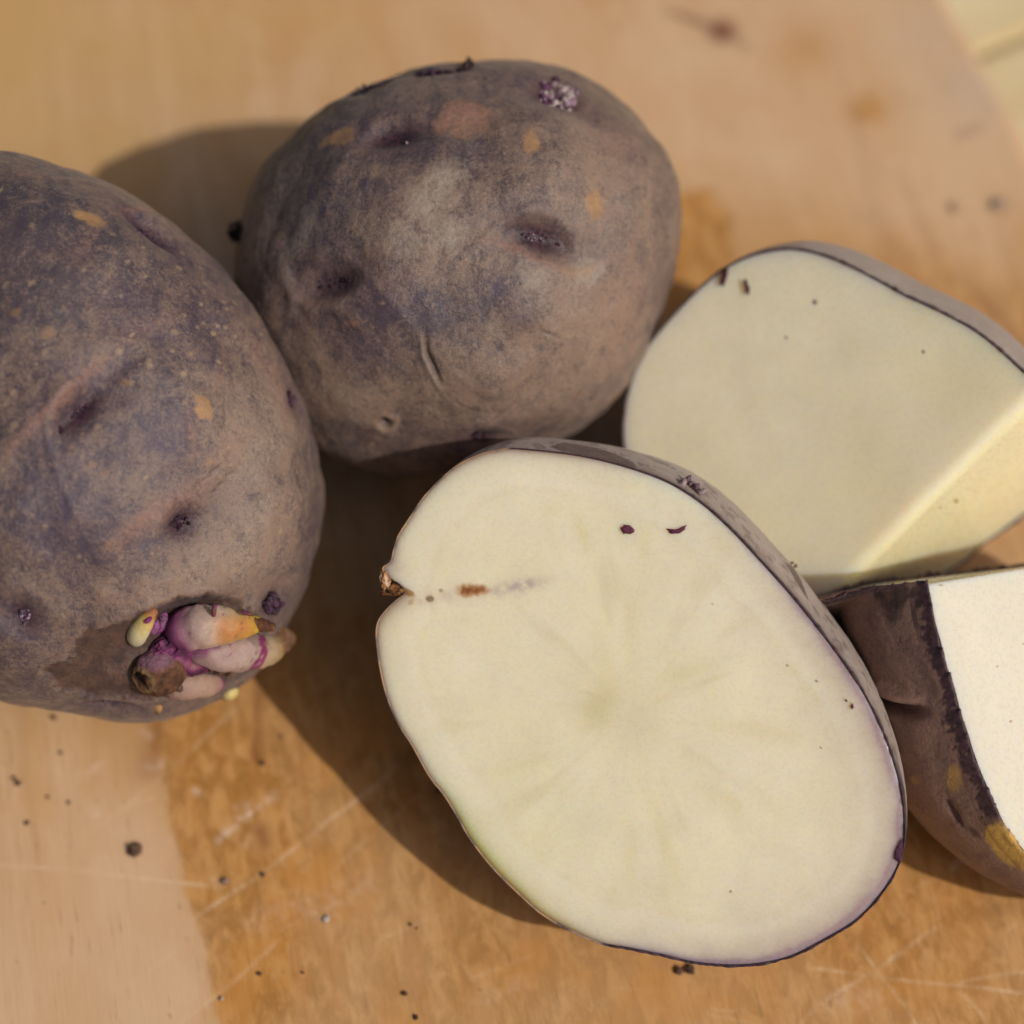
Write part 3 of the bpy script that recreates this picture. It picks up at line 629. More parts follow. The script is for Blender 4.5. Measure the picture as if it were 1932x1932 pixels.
# ------------------------------------------------------------------ whole round potato behind
def potato_round():
    out = [(957, 113), (886, 117), (791, 127), (719, 149), (648, 177), (601, 206), (553, 249), (506, 306), (477, 359), (458, 420), (446, 488), (446, 560), (460, 640), (488, 710), (528, 775), (575, 830),
           (639, 873), (743, 897), (829, 899), (910, 888), (985, 863), (1075, 818), (1123, 781), (1170, 738), (1209, 681), (1239, 610), (1263, 539), (1278, 481), (1284, 414), (1280, 357), (1261, 300), (1228, 248), (1180, 200), (1123, 159), (1075, 134), (1018, 118)]
    V, F = whole(out, (862, 510), 2.7, 3.3, .12, 81)
    s = Surf(V, F); base = np.array([V[:, 0].mean(), V[:, 1].mean(), 0])
    root = thing('potato', base, 'round whole brownish-purple potato with many eyes, behind the cut half', 'potato')
    s.disp += .13*CM*fbm(V, 70, 3, 15)+.03*CM*fbm(V, 240, 3, 16)
    s.disp -= .10*CM*s.gau(1000, 170, .9, .3, -8); s.disp += .06*CM*s.gau(1000, 330, .8, .6); s.disp -= .09*CM*s.gau(620, 530, .6, .3, 12); s.disp += .06*CM*s.gau(640, 590, .7, .2, 14)
    s.disp -= .08*CM*s.gau(740, 255, .5, .3); s.disp -= .08*CM*s.gau(1030, 450, .5, .25, -15); s.disp += .06*CM*s.gau(1050, 540, .9, .4, -20)
    s.eye(742, 252, .28, .16, 0, .07, .05, .0, .9); s.eye(697, 163, .26, .10, 10, .05, .04, 0, .9); s.eye(825, 134, .34, .10, 4, .05, .03, 0, .8); s.eye(1055, 172, .3, .18, -12, .06, .04, .0, .8)
    s.eye(1020, 448, .34, .14, -16, .06, .05, 0, .9); s.eye(622, 535, .34, .15, 8, .07, .04, 0, .65); s.eye(910, 826, .2, .12, 0, .07, .04, .2, .7); s.disp -= .05*CM*s.gau(720, 803, .4, .3)
    s.eye(455, 440, .12, .16, 0, .02, .0, .0, .8); s.eye(578, 838, .2, .12, 0, .05, .03, .2, .5)
    s.add('pink', .8*s.line([(905, 450), (960, 462), (1020, 492), (1075, 512)], .06)); s.add('pink', .8*s.line([(548, 555), (590, 575), (640, 565), (680, 540)], .07)); s.add('pink', .5*s.line([(690, 285), (740, 285), (790, 275)], .06))
    s.add('ochre', .15*s.poly([(808, 245), (818, 222), (852, 190), (880, 186), (912, 200), (945, 214), (952, 232), (930, 256), (890, 260), (850, 258)], .0004, .0008)); 
    s.add('pink', 1.*s.poly([(808, 248), (818, 222), (852, 190), (880, 188), (925, 206), (925, 240), (870, 256)], .0006, .001))
    s.add('ochre', .8*s.ell(640, 260, .28, .13, -5, .5)); s.add('ochre', .85*s.ell(1002, 270, .09, .17, 0, .5)); s.add('ochre', .8*s.ell(1122, 388, .13, .25, 0, .5)); s.add('grey', .9*s.ell(1112, 510, .22, .2, 0, .5)); s.add('pink', .9*s.ell(666, 607, .12, .05, 10, .3))
    s.add('grey', .85*s.poly([(765, 375), (840, 310), (880, 320), (860, 360), (830, 400), (880, 430), (860, 470), (820, 470), (790, 420)], .0016, .002)); s.add('grey', .5*s.ell(570, 440, .15, .4, -25, .5)); s.add('grey', .45*s.ell(760, 445, .35, .2, 0, .6)); s.add('grey', .5*s.ell(1000, 520, .2, .3, 20, .6)); s.add('grey', .4*s.ell(545, 520, .08, .5, 10, .5)); s.add('grey', .7*s.line([(535, 500), (548, 555), (590, 578), (645, 570), (690, 540)], .07)); s.disp += .05*CM*s.line([(535, 500), (548, 555), (590, 578), (645, 570), (690, 540)], .12); s.add('ochre', .5*s.line([(1060, 508), (1100, 515), (1130, 500)], .07)); s.add('grey', .4*s.line([(960, 170), (1060, 215), (1150, 250)], .15)); s.add('grey', .5*s.ell(1190, 215, .3, .12, -35, .5))
    d = s.m['dust']; d += .30*s.gau(1080, 640, 1.3, 1.0)+.28*s.gau(1150, 300, .9, 1.2)+.25*s.gau(900, 740, 1.2, .5)+.12*s.gau(700, 760, 1, .6)+.15*s.gau(820, 410, .7, .6)
    d -= .32*s.gau(840, 590, 1.2, .4, 5)+.25*s.gau(600, 400, .7, .9)+.25*s.gau(880, 290, 1.0, .25)+.2*s.gau(560, 330, .6, .8)+.2*s.gau(760, 690, .9, .4)+.2*s.gau(700, 200, .8, .4)+.25*s.gau(950, 560, .35, .3)+.2*s.gau(640, 820, .8, .4)
    s.add('violet', .75*s.gau(945, 540, .28, .22)); s.add('violet', .5*s.gau(760, 580, .7, .35)); s.add('violet', .45*s.gau(1010, 420, .8, .25, -12)); s.add('violet', .6*s.gau(975, 600, .22, .10)); s.add('violet', .35*s.gau(600, 400, .5, .6)); s.add('violet', .4*s.gau(680, 660, .7, .3)); s.add('violet', .4*s.gau(710, 370, .4, .3))  # violet skin; the small spots right of centre paint in a purple highlight
    s.disp += .04*CM*s.gau(975, 600, .3, .2)
    s.add('pink', .35*s.gau(1180, 600, .5, .9)); s.add('pink', .3*s.gau(1150, 250, .9, .4, -30)); s.lenticels(40, 15, .012, .026)
    # scar of the stolon: a torn ring round a small pit
    A_, B_, C_ = s.loc(722, 802); q = np.hypot(A_/(.17*CM), B_/(.15*CM))+.9*s.w1; ok = C_ < .8*CM; up = .6+.4*np.sin(np.arctan2(B_, A_)*1.0+2.2)
    s.disp += .045*CM*np.exp(-((q-1)/.4)**2)*up*ok-.12*CM*np.exp(-(q/.5)**2)*ok; s.add('grey', .55*np.exp(-((q-1)/.35)**2)*up*ok); s.add('ochre', .3*np.exp(-((q-.9)/.3)**2)*ok); s.mul('dark', np.exp(-((q-1)/.35)**2)*ok); s.add('dark', .95*np.exp(-(q/.45)**2)*ok)
    s.add('dark', .6*s.gau(690, 815, .14, .10)); s.add('pink', .4*s.line([(735, 770), (730, 790)], .06))
    # old crack, healed
    c = s.line([(803, 640), (806, 665), (818, 690), (830, 722)], .035); s.disp -= .07*CM*c; s.add('scab', .75*c); c = s.line([(795, 632), (800, 670), (814, 700), (836, 740)], .045); s.disp += .03*CM*c; s.add('grey', .5*c)
    for pts in ([(840, 740), (880, 770), (920, 775)], [(920, 790), (960, 765), (1000, 745)], [(1000, 590), (1020, 620), (1060, 640)]):
        c = s.line(pts, .02); s.disp -= .012*CM*c; s.add('scab', .4*c)
    V2, at = s.finish(); build('body', V2, F, MATS['skin_b'], root, at)
    buds(root, s, cluster(742, 252, 20, 32, 13, 4, 31, (-.08, -.02)), PURP, 31); buds(root, s, [(762, 258, .0), (735, 248, -.02)], [(.3, .22, .22)], 131); buds(root, s, cluster(697, 163, 12, 28, 8, -10, 32, (-.02, .03)), PURP, 32)
    buds(root, s, cluster(820, 136, 18, 34, 7, -4, 33, (-.02, .04)), PURP, 33); buds(root, s, cluster(880, 124, 9, 16, 7, -14, 34, (.0, .06)), [(.03, .015, .02), (.06, .03, .03)], 34)
    buds(root, s, cluster(1055, 172, 34, 42, 22, 18, 35, (-.08, .01)), WHITEBUD+[(.42, .34, .32), (.08, .03, .05)], 35, rad=(.025, .06)); buds(root, s, cluster(1022, 447, 26, 42, 12, 16, 36, (-.07, -.01)), PURP, 36); buds(root, s, cluster(1015, 446, 5, 30, 8, 16, 136, (-.02, .01)), [(.26, .18, .20)], 136, rad=(.014, .022))
    buds(root, s, cluster(622, 535, 16, 36, 12, -6, 37, (-.05, .0)), PURP, 37); buds(root, s, cluster(910, 827, 9, 16, 9, 0, 38, (-.03, .02)), PURP, 38)
    buds(root, s, cluster(452, 440, 10, 5, 20, 10, 39, (.0, .09)), [(.02, .01, .012), (.04, .02, .02)], 39, rad=(.03, .06)); 
    return s
SURF_R = potato_round()

# ------------------------------------------------------------------ cut pieces
def fan(loop, c, n, rings, seed, edge_drop=.00025):
    """a dense cut face inside a loop"""
    m = len(loop); rr = 1-(1-np.linspace(0, 1, rings))**1.35; rr = rr[1:]
    sm = loop.copy(); kk = np.hanning(61); kk /= kk.sum()
    for j in range(3): sm[:, j] = np.convolve(np.r_[loop[-30:, j], loop[:, j], loop[:30, j]], kk, 'valid')
    wk = sstep(.78, 1., rr)[:, None, None]
    V = c+rr[:, None, None]*((sm-c)[None]*(1-wk)+(loop-c)[None]*wk); V = V.reshape(-1, 3); rho = np.repeat(rr, m)
    V = np.vstack([V, c[None]]); rho = np.r_[rho, 0]
    I = np.arange((rings-1)*m).reshape(rings-1, m); J = np.roll(I, -1, 1)
    F = np.stack([I[:-1], J[:-1], J[1:], I[1:]], -1).reshape(-1, 4).tolist()+[[int(J[0, i]), int(I[0, i]), len(V)-1] for i in range(m)]
    L = np.linalg.norm(loop-c, axis=1); dist = np.r_[((1-rr)[:, None]*L[None]).ravel(), L.min()]
    V = V+n*(fbm(V, 60, 2, seed)*.0003*np.minimum(1, dist/.004)-edge_drop*np.exp(-dist/.0006))[:, None]
    return V, F, dist
def flesh_colour(V, c, dist, seed, purple=None, base=(.82, .750, .535), wash=(.84, .785, .605)):
    R = V-c; 
    blot = sstep(-.45, .45, fbm(V, 90, 4, seed)); col = np.array(base)*(1-blot[:, None]*.5)+np.array(wash)*(blot[:, None]*.5)
    # fibres: streaks that run out from the pith
    k = 1+.05*fbm(V*np.array([1, 1, 1]), 220, 3, seed+3); col = col*k[:, None]
    rimw = np.exp(-(dist/.0035)); col = col*(1-.3*rimw[:, None])+np.array((.76, .70, .58))*(.3*rimw[:, None])
    if purple is not None:
        p = purple*np.exp(-(dist/.0060))*.52+purple*np.exp(-(dist/.0011))*.7+purple*np.exp(-(dist/.0005))*1.2
        p = np.clip(p*(1+.6*fbm(V, 260, 3, seed+7)), 0, 1)[:, None]; col = col*(1-p)+np.array((.42, .29, .29))*p
    return col
def dome(loop, M, A, n_out, bulge, rings, seed, lip=.00035, power=1.0, lipn=None):
    """skin from a rim loop round to a keel point A, with a thin lip at the cut"""
    m = len(loop); u = np.linspace(0, np.pi/2, rings)**1.0
    ce = loop.mean(0); o = loop-ce; o /= np.linalg.norm(o, axis=1)[:, None]
    w = (fbm(loop, 400, 4, seed)+.8*fbm(loop, 1300, 3, seed+2))
    lip = lip*(np.ones(m) if lipn is None else lipn); lipw = lip*(1+.9*w)
    rows = [loop-o*.00015-n_out*.0002, loop+o*lipw[:, None]*.6+n_out*(lip*.6+lip*2.0*w)[:, None]]
    B = loop+o*lip[:, None]
    for k, x in enumerate(u):
        rows.append(M+(B-M)*math.cos(x)**power+(A-M)*math.sin(x)+bulge*(math.sin(2*x)**1.0)+o*(lipw-lip)[:, None]*max(0, 1-k/3))
    rows = rows[:-1]; V = np.vstack(rows); mm = len(rows)
    V = np.vstack([V, (A)[None]]); I = np.arange(mm*m).reshape(mm, m); J = np.roll(I, -1, 1)
    F = np.stack([I[:-1], I[1:], J[1:], J[:-1]], -1).reshape(-1, 4)
    caps = np.stack([I[-1], np.full(m, mm*m), np.full(m, mm*m), J[-1]], -1)
    tri = [[int(I[-1, i]), mm*m, int(J[-1, i])] for i in range(m)]
    ring = np.r_[np.repeat(np.arange(mm), m), mm]
    return V, F, tri, ring
def piece_skin(V, F, tri):
    Fq = F; s = Surf(V, Fq)
    if ((V-V.mean(0))*s.N).sum() < 0: s.N = -s.N; s.F = F[:, ::-1].copy(); tri = [t[::-1] for t in tri]
    s.front = ((CO-V)*s.N).sum(1) > 0; s.tri = tri
    return s

def half():
    rim = [(964, 846), (1018, 850), (1078, 857), (1138, 869), (1204, 888), (1264, 912), (1324, 950), (1378, 998), (1432, 1055), (1486, 1115), (1528, 1166), (1576, 1229), (1618, 1289), (1648, 1343), (1672, 1397), (1690, 1451), (1702, 1505), (1706, 1559),
           (1702, 1607), (1687, 1649), (1654, 1697), (1612, 1739), (1552, 1775), (1492, 1805), (1432, 1819), (1372, 1822), (1306, 1816), (1246, 1802), (1186, 1790), (1132, 1780), (1084, 1760), (1024, 1727), (976, 1685), (928, 1637), (886, 1583), (862, 1541), (838, 1502),
           (808, 1463), (778, 1409), (748, 1361), (727, 1307), (715, 1253), (709, 1199), (713, 1172), (727, 1152), (743, 1136), (756, 1125), (764, 1117), (753, 1102), (738, 1092), (724, 1082), (722, 1070), (736, 1060), (742, 1037), (751, 1010), (772, 977), (796, 941), (826, 908), (862, 878), (904, 857), (934, 850)]
    n = unit(-VD-CU*math.tan(math.radians(9))-CV*math.tan(math.radians(4)))
    P0 = CO+ray(1200, 1340)*.29
    lp = smooth_loop(rim, 620); loop = np.array([onplane(x, y, P0, n) for x, y in lp]); c = onplane(1190, 1345, P0, n)
    a = unit(CU-n*(CU@n)); b = np.cross(n, a)
    M = loop.mean(0); A = M-n*3.5*CM+a*.15*CM+b*.55*CM
    bulge = (a*.13+b*.20)*CM
    V, F, tri, ring = dome(loop, M, A, n, bulge, 120, 5, .00024, lipn=.14+.86*sstep(-250, 200, (lp[:, 0]-1200)*.8+(lp[:, 1]-1340)*.1))
    k = CO[2]/(CO[2]-V[:, 2].min())*.9985                            # resting on its round back
    V = CO+(V-CO)*k; loop = CO+(loop-CO)*k; c = CO+(c-CO)*k
    root = thing('potato_half', np.array([M[0], M[1], 0]), 'halved potato in front, large oval cream cut face turned to the camera, thin purple rim', 'potato half')
    s = piece_skin(V, F, tri)
    d = s.m['dust']; d += .35
    s.disp += .012*CM*fbm(V, 300, 3, 26)*(ring > 6); 
    edge = (ring <= 2).astype(float); s.add('scab', .55*edge); s.add('violet', .8*edge*(s.px[:, 0] > 950)); s.add('dark', .92*edge*(s.px[:, 0] > 900)); lowr = sstep(1380, 1480, s.px[:, 1])*(s.px[:, 0] > 1000)*(ring <= 5); s.add('dark', .9*lowr)
    s.add('scab', .55*sstep(.12, .3, s.w1+.5*s.w2)*(ring > 2)); s.add('ochre', .5*sstep(.28, .4, s.w2)*(ring > 2)); lipb = (ring >= 2)*np.exp(-np.maximum(ring-2, 0)/2.4); s.add('scab', .9*lipb*(s.w1*.8+.75)*(s.px[:, 0] > 1150)*(s.px[:, 1] < 1420)); 
    s.add('scab', .95*s.poly([(1035, 842), (1065, 835), (1110, 842), (1160, 856), (1195, 872), (1205, 884), (1180, 884), (1120, 866), (1060, 852)], .0002, .0005))
    s.add('scab', .9*s.poly([(1482, 1062), (1494, 1068), (1508, 1090), (1519, 1112), (1526, 1132), (1516, 1122), (1500, 1092)], .0002, .0003))
    orange = ((s.px[:, 0] < 960) | ((s.px[:, 1] > 1500) & (s.px[:, 0] < 1150)))*edge; mo = sstep(-.15, .15, s.w1)*orange; s.mul('dark', orange); s.mul('violet', orange); s.add('scab', .8*orange); s.mul('scab', mo); s.add('ochre', .95*mo); s.add('dark', .6*orange*sstep(.1, .3, -s.w1))
    nt = np.exp(-(((s.px[:, 0]-752)/30)**2+((s.px[:, 1]-1115)/34)**2)); s.mul('violet', nt); s.mul('dark', nt); 
    for x, y in ((1405, 1010), (1440, 1040), (1470, 1075), (1500, 1130), (1530, 1165), (1425, 1045), (1545, 1180)): s.add('ochre', .8*s.ell(x, y, .035, .02, 40, .5))
    s.add('grey', .35+0*d); s.mul('grey', np.minimum(1, 1.5*nt)); s.add('scab', np.minimum(1, 1.6*nt)*(ring > 2)); s.add('ochre', .8*nt*(ring <= 6))
    V2, at = s.finish(); sk = build('skin', V2, s.F.tolist()+s.tri, MATS['skin_c'], root, at)
    Vf, Ff, dist = fan(loop, c, n, 230, 3)
    px = project(Vf); right = sstep(-.25, .85, ((px[:, 0]-1200)*.75+(px[:, 1]-1340)*.28)/480)
    right = np.maximum(right, .8*sstep(1500, 1800, px[:, 1])*sstep(1150, 1350, px[:, 0])); right = np.maximum(right, .35*sstep(950, 800, px[:, 1]))
    col = flesh_colour(Vf, c, dist, 3, right)
    Rl = (Vf-c)/CM; X = Rl@a; Y = Rl@b; th = np.arctan2(Y, X); rad = np.hypot(X, Y)
    def mixin(w, cc): 
        nonlocal col; w = np.clip(w, 0, 1)[:, None]; col = col*(1-w)+np.array(cc)*w
    PX = lambda x, y: (((onplane(x, y, c, n)-c)/CM)@a, ((onplane(x, y, c, n)-c)/CM)@b)
    def g(x, y, ra, rb, rot=0):
        x0, y0 = PX(x, y); r = math.radians(rot); A_ = (X-x0)*math.cos(r)+(Y-y0)*math.sin(r); B_ = -(X-x0)*math.sin(r)+(Y-y0)*math.cos(r); return np.exp(-(A_/ra)**2-(B_/rb)**2)
    fb = lambda sc, sd: fbm(Vf, sc, 4, sd)
    # pith and its rays, the vascular ring
    ang = np.stack([np.cos(th)*3.0, np.sin(th)*3.0, rad*.35], -1); rays = sstep(.05, .55, fbm(ang, 1.6, 3, 4))
    mixin(.50*rays*np.exp(-((rad-1.5)/1.5)**2), (.67, .58, .36)); mixin(.55*g(1128, 1335, .30, .22, 60), (.60, .52, .24)); mixin(.35*g(1200, 1370, 1.0, .5, -30), (.70, .62, .42))
    for x, y, ra, rb, ro in ((1190, 1180, .12, .9, 4), (1140, 1260, .15, .5, 12), (1250, 1580, .15, .8, 18), (1190, 1620, .12, .6, 0), (990, 1440, .7, .12, 18), (1430, 1380, .8, .14, -8), (1290, 1270, .5, .12, 25), (1100, 1010, .12, .4, 20), (1380, 1520, .5, .14, -40), (1215, 1050, .14, .4, 0)):
        mixin(.42*g(x, y, ra*.8, rb, ro)*(.8+.8*fb(200, 19)), (.72, .62, .35))
    for x, y, r_ in ((960, 990, .5), (1330, 1130, .6), (1430, 1480, .7), (1130, 1480, .5), (880, 1260, .5), (1250, 950, .4), (1500, 1620, .6), (1050, 1180, .4)): mixin(.25*g(x, y, r_, r_*.8)*(.6+1.2*fb(150, 23)), (.86, .82, .68))
    mixin(.30*np.exp(-((dist/CM-.60+.12*fb(120, 9))/.05)**2)*(.6+.9*fb(300, 29)), (.70, .62, .40)); mixin(.20*np.exp(-((dist/CM-.45+.1*fb(120, 9))/.12)**2), (.86, .82, .70)); mixin(.10*sstep(.1, .5, fb(160, 14)), (.86, .82, .70))
    mixin(.22*g(1000, 1560, 1.0, .8, 0), (.70, .70, .40))
    # green under the skin, low at the left
    gr = np.exp(-(dist/.0008))*g(925, 1600, 1.0, .35, -48)*1.4; mixin(gr, (.42, .50, .08)); mixin(np.exp(-(dist/.0008))*g(1010, 1710, 1.3, .35, -38), (.50, .33, .06))
    mixin(.9*np.exp(-(dist/.0005))*sstep(1250, 1050, px[:, 0]), (.40, .20, .06))
    mixin(.75*np.exp(-(dist/.0010))*(g(742, 1128, .7, .35, 50)), (.46, .23, .07)); mixin(.4*np.exp(-(dist/.003))*(g(745, 1125, .6, .35, 50)), (.58, .45, .33))
    # bruise running in from the notch
    w = fb(900, 5); wl = fb(250, 6)
    mixin(.55*g(840, 1125, 1.0, .11, 8)*(.7+.9*w), (.55, .42, .36)); mixin(.50*g(970, 1108, .42, .09, 14)*(.6+1.4*w), (.42, .33, .33)); mixin(.4*g(1000, 1102, .2, .06, 20)*(.6+1.6*w), (.36, .28, .30))
    sp = g(888, 1113, .25, .115, 0)*(1+1.1*wl+.5*w); mixin(.8*sstep(.25, .55, sp), (.50, .24, .07)); mixin(.85*sstep(.48, .75, sp), (.30, .105, .025)); mixin(.8*sstep(.72, 1.0, sp+.3*w), (.17, .05, .02))
    mixin(.75*sstep(.4, .6, g(811, 1130, .07, .05)), (.20, .13, .02)); mixin(.6*sstep(.4, .6, g(832, 1114, .04, .03)), (.22, .15, .05)); mixin(.6*sstep(.4, .7, g(775, 1136, .05, .05)), (.5, .36, .12))
    mixin(.9*sstep(.2, .7, g(770, 1118, .10, .05, -20)), (.42, .22, .06)); mixin(.85*g(727, 1088, .11, .14, 0)*(.8+w), (.36, .18, .10)); mixin(.5*g(742, 1070, .10, .12), (.6, .47, .43))
    for x, y, r_ in ((1378, 1683, .022), (1548, 1411, .018), (1540, 1285, .018), (1345, 1140, .015), (1365, 1005, .012), (1485, 1255, .02)): mixin(.8*sstep(.35, .7, g(x, y, r_, r_)), (.16, .06, .04))
    for x, y, ra in ((1490, 1262, .12), (1520, 1300, .10), (1480, 1290, .06), (1540, 1320, .06), (1040, 960, .15)): mixin(.35*g(x, y, ra, ra*.7)*(.6+w), (.66, .56, .26))
    fl = build('flesh', Vf, Ff, MATS['flesh'], root, {'col': np.clip(col, 0, 1)})
    # ragged corky lip at the notch
    P, m = onplane(722, 1092, c, n), n
    S, Fs = ico(5); q = (1+.45*fbm(S, 1.5, 3, 33)+.25*fbm(S, 4, 2, 34))[:, None]
    X3 = P+q*(S[:, :1]*a*.075+S[:, 1:2]*b*.15+S[:, 2:]*n*.07)*CM-n*.045*CM+a*.02*CM
    cc = lerpc(sstep(-.5, .5, fbm(X3, 1200, 3, 3)), [(0, (.22, .09, .035)), (.55, (.40, .21, .10)), (1, (.58, .44, .32))]); build('corky_lip', X3, Fs, MATS['bark'], root, {'col': cc})
    # dark bruised tissue filling the bottom of the notch
    P = onplane(747, 1114, c, n)-n*.11*CM; q = (1+.5*fbm(S, 1.5, 3, 53)+.3*fbm(S, 4, 2, 54))[:, None]
    X3 = P+q*(S[:, :1]*a*.20+S[:, 1:2]*b*.10+S[:, 2:]*n*.10)*CM
    cc = lerpc(sstep(-.5, .5, fbm(X3, 900, 3, 13)), [(0, (.03, .014, .010)), (.5, (.12, .05, .02)), (1, (.34, .16, .06))]); build('notch_scar', X3, Fs, MATS['bark'], root, {'col': cc})
    # torn skin curls at the upper rim
    tearspots = [(1288, 914), (1300, 918), (1308, 924), (1316, 930), (1296, 912), (1322, 934)]
    buds(root, s, [(x, y, .02+.02*(i % 3)) for i, (x, y) in enumerate(tearspots)], [(.11, .055, .075), (.20, .14, .14), (.30, .22, .22)], 61, 'torn_skin', (.03, .055))
    buds(root, s, [(1498, 1058, .02), (1504, 1064, .03)], [(.20, .13, .09)], 62, 'torn_skin', (.02, .035))
    return s, c, n, a, b
SURF_H, HC, HN, HA, HB = half()

def plane3(p, q, r):
    P, Q, R = atz(*p), atz(*q), atz(*r); n = unit(np.cross(Q-P, R-P)); 
    return P, (n if n@(CO-P) > 0 else -n)
def wedge(E0, E1, third1, third2, rim1, rim2, keel, bulge, seed, n1r, n2r, lip, n2_flip=False):
    """two cut faces that meet along an edge E0-E1, skin round the rest"""
    P1, n1 = plane3(E0, E1, third1); P2, n2 = plane3(E0, E1, third2)
    if n2_flip: n2 = -n2
    e0, e1 = atz(*E0), atz(*E1)
    r1 = np.array([onplane(x, y, P1, n1) for x, y in smooth_loop([E1[:2]]+rim1+[E0[:2]], n1r, False)])     # from E1 round to E0
    if isinstance(rim2[0], tuple): r2 = np.array([onplane(x, y, P2, n2) for x, y in smooth_loop([E0[:2]]+rim2+[E1[:2]], n2r, False)])
    else: r2 = smooth_loop(np.vstack([e0]+rim2+[e1]), n2r, False)
    return P1, n1, P2, n2, e0, e1, r1, r2
def settle(objs, V):
    k = CO[2]/(CO[2]-V[:, 2].min())*.9985
    return [CO+(o-CO)*k for o in objs], CO+(V-CO)*k
def wedge_flesh(root, name, loops, ns, e0, e1, seed, rnd, purple, paint=None):
    VV = []; FF = []; CC = []; off = 0; bis = unit(ns[0]+ns[1]); ed = unit(e1-e0)
    for k, (lp, n) in enumerate(zip(loops, ns)):
        c = lp.mean(0); V, F, dist = fan(lp, c, n, 150, seed+k, 0.)
        w = V-e0; t = w@ed; de = np.linalg.norm(w-t[:, None]*ed, axis=1)
        # distance to skin only, not to the shared edge
        dskin = np.where(dist >= de*.98, .01, dist)
        col = flesh_colour(V, c, dskin, seed+11*k, np.full(len(V), purple[k]))
        if paint: col = paint(k, V, col, de, dskin)
        V = V-bis*(np.maximum(rnd-de, 0)**2/(2*rnd)*.62)[:, None]
        VV.append(V); FF += [[i+off for i in f] for f in F]; CC.append(col); off += len(V)
    return build(name, np.vstack(VV), FF, MATS['flesh'], root, {'col': np.clip(np.vstack(CC), 0, 1)})

def wedge_back():
    rim1 = [(1932, 705), (1918, 692), (1876, 654), (1833, 622), (1791, 599), (1748, 578), (1706, 559), (1663, 535), (1621, 513), (1578, 493), (1536, 479), (1493, 472), (1451, 476), (1408, 488), (1366, 510), (1323, 544), (1281, 586), (1247, 624), (1217, 663), (1196, 709), (1183, 760), (1178, 803), (1180, 845), (1192, 900), (1230, 970), (1300, 1030), (1400, 1085), (1490, 1120)]
    rim2 = [(1650, 1128), (1740, 1100), (1812, 1062), (1855, 1026), (1932, 968), (1985, 915), (2005, 850), (1998, 785)]
    P1, n1, P2, n2, e0, e1, r1, r2 = wedge((1561, 1136, 1.8), (1966, 738, 4.0), (1493, 471, 3.8), (1855, 1024, .3), rim1, rim2, None, None, 3, 330, 150, .0004)
    loop = np.vstack([r1[:-1], r2[:-1]]); M = loop.mean(0)
    up = np.array([0, 0, 1.]); inw = -unit(n1*.75+n2*.5)
    A = M+inw*2.6*CM+np.array([.85, .10, 0])*CM
    V, F, tri, ring = dome(loop, M, A, unit(n1+n2), np.array([.32, .10, 0])*CM, 90, 8, .0004)
    (loop, r1, r2, e0, e1), V = settle([loop, r1, r2, e0[None], e1[None]], V); e0 = e0[0]; e1 = e1[0]
    root = thing('potato_piece', np.array([M[0], M[1], 0]), 'blunt cut potato chunk behind, two cream faces meeting at a pale edge', 'potato piece')
    s = piece_skin(V, F, tri); s.m['dust'] += .30; s.add('grey', .35+0*s.w1)
    edge = (ring <= 2).astype(float); s.add('scab', .6*edge); s.add('dark', .6*edge); s.add('violet', .5*edge); s.add('violet', .3*s.gau(1750, 530, .8, .1, -28))
    s.m['dust'] -= .25*s.gau(1740, 525, .9, .08, -28)
    V2, at = s.finish(); build('skin', V2, s.F.tolist()+s.tri, MATS['skin_c'], root, at)
    def paint(k, V, col, de, dskin):
        px = project(V)
        def mixin(w, cc):
            nonlocal col; w = np.clip(w, 0, 1)[:, None]; col = col*(1-w)+np.array(cc)*w
        if k == 0:
            mixin(.30*sstep(.1, .6, fbm(V, 130, 3, 9)), (.79, .70, .47)); mixin(.45*np.exp(-(((px[:, 0]-1640)/90)**2+((px[:, 1]-900)/140)**2)), (.78, .68, .40)); mixin(.4*np.exp(-(dskin/.004))*sstep(1600, 1750, px[:, 0]), (.80, .71, .42))
            mixin(.5*np.exp(-(((px[:, 0]-1800)/120)**2+((px[:, 1]-720)/70)**2)), (.81, .72, .44))
            for x, y, r in ((1537, 570, 5), (1742, 664, 3.5), (1483, 637, 3)): mixin(.8*sstep(r*1.3, r*.6, np.hypot(px[:, 0]-x, px[:, 1]-y)), (.10, .03, .05))
        else:
            mixin(.6+0*de, (.82, .74, .42)); mixin(.25*sstep(0, .5, fbm(V, 200, 3, 5)), (.74, .62, .30))
            for x, y, r in ((1804, 945, 5), (1775, 958, 2.5)): mixin(.7*sstep(r*1.3, r*.5, np.hypot(px[:, 0]-x, px[:, 1]-y)), (.30, .17, .03))
        mixin(.12*np.exp(-(de/.0018)**2), (.84, .80, .70)); return col  # crest painted paler, imitating the edge-lit highlight
    # face loops share the edge
    ed = np.linspace(0, 1, 120)[1:-1, None]
    f1 = np.vstack([r1, e0+(e1-e0)*ed]); f2 = np.vstack([r2, e1+(e0-e1)*ed])
    wedge_flesh(root, 'flesh', [f1[::-1] if orient(f1, n1) else f1, f2[::-1] if orient(f2, n2) else f2], [n1, n2], e0, e1, 21, .0020, (.10, .0), paint)
    return s, r1.mean(0), n1
def orient(lp, n):
    c = lp.mean(0); return (np.cross(lp-c, np.roll(lp, -1, 0)-c).sum(0)@n) < 0
SURF_B, BP, BN = wedge_back()

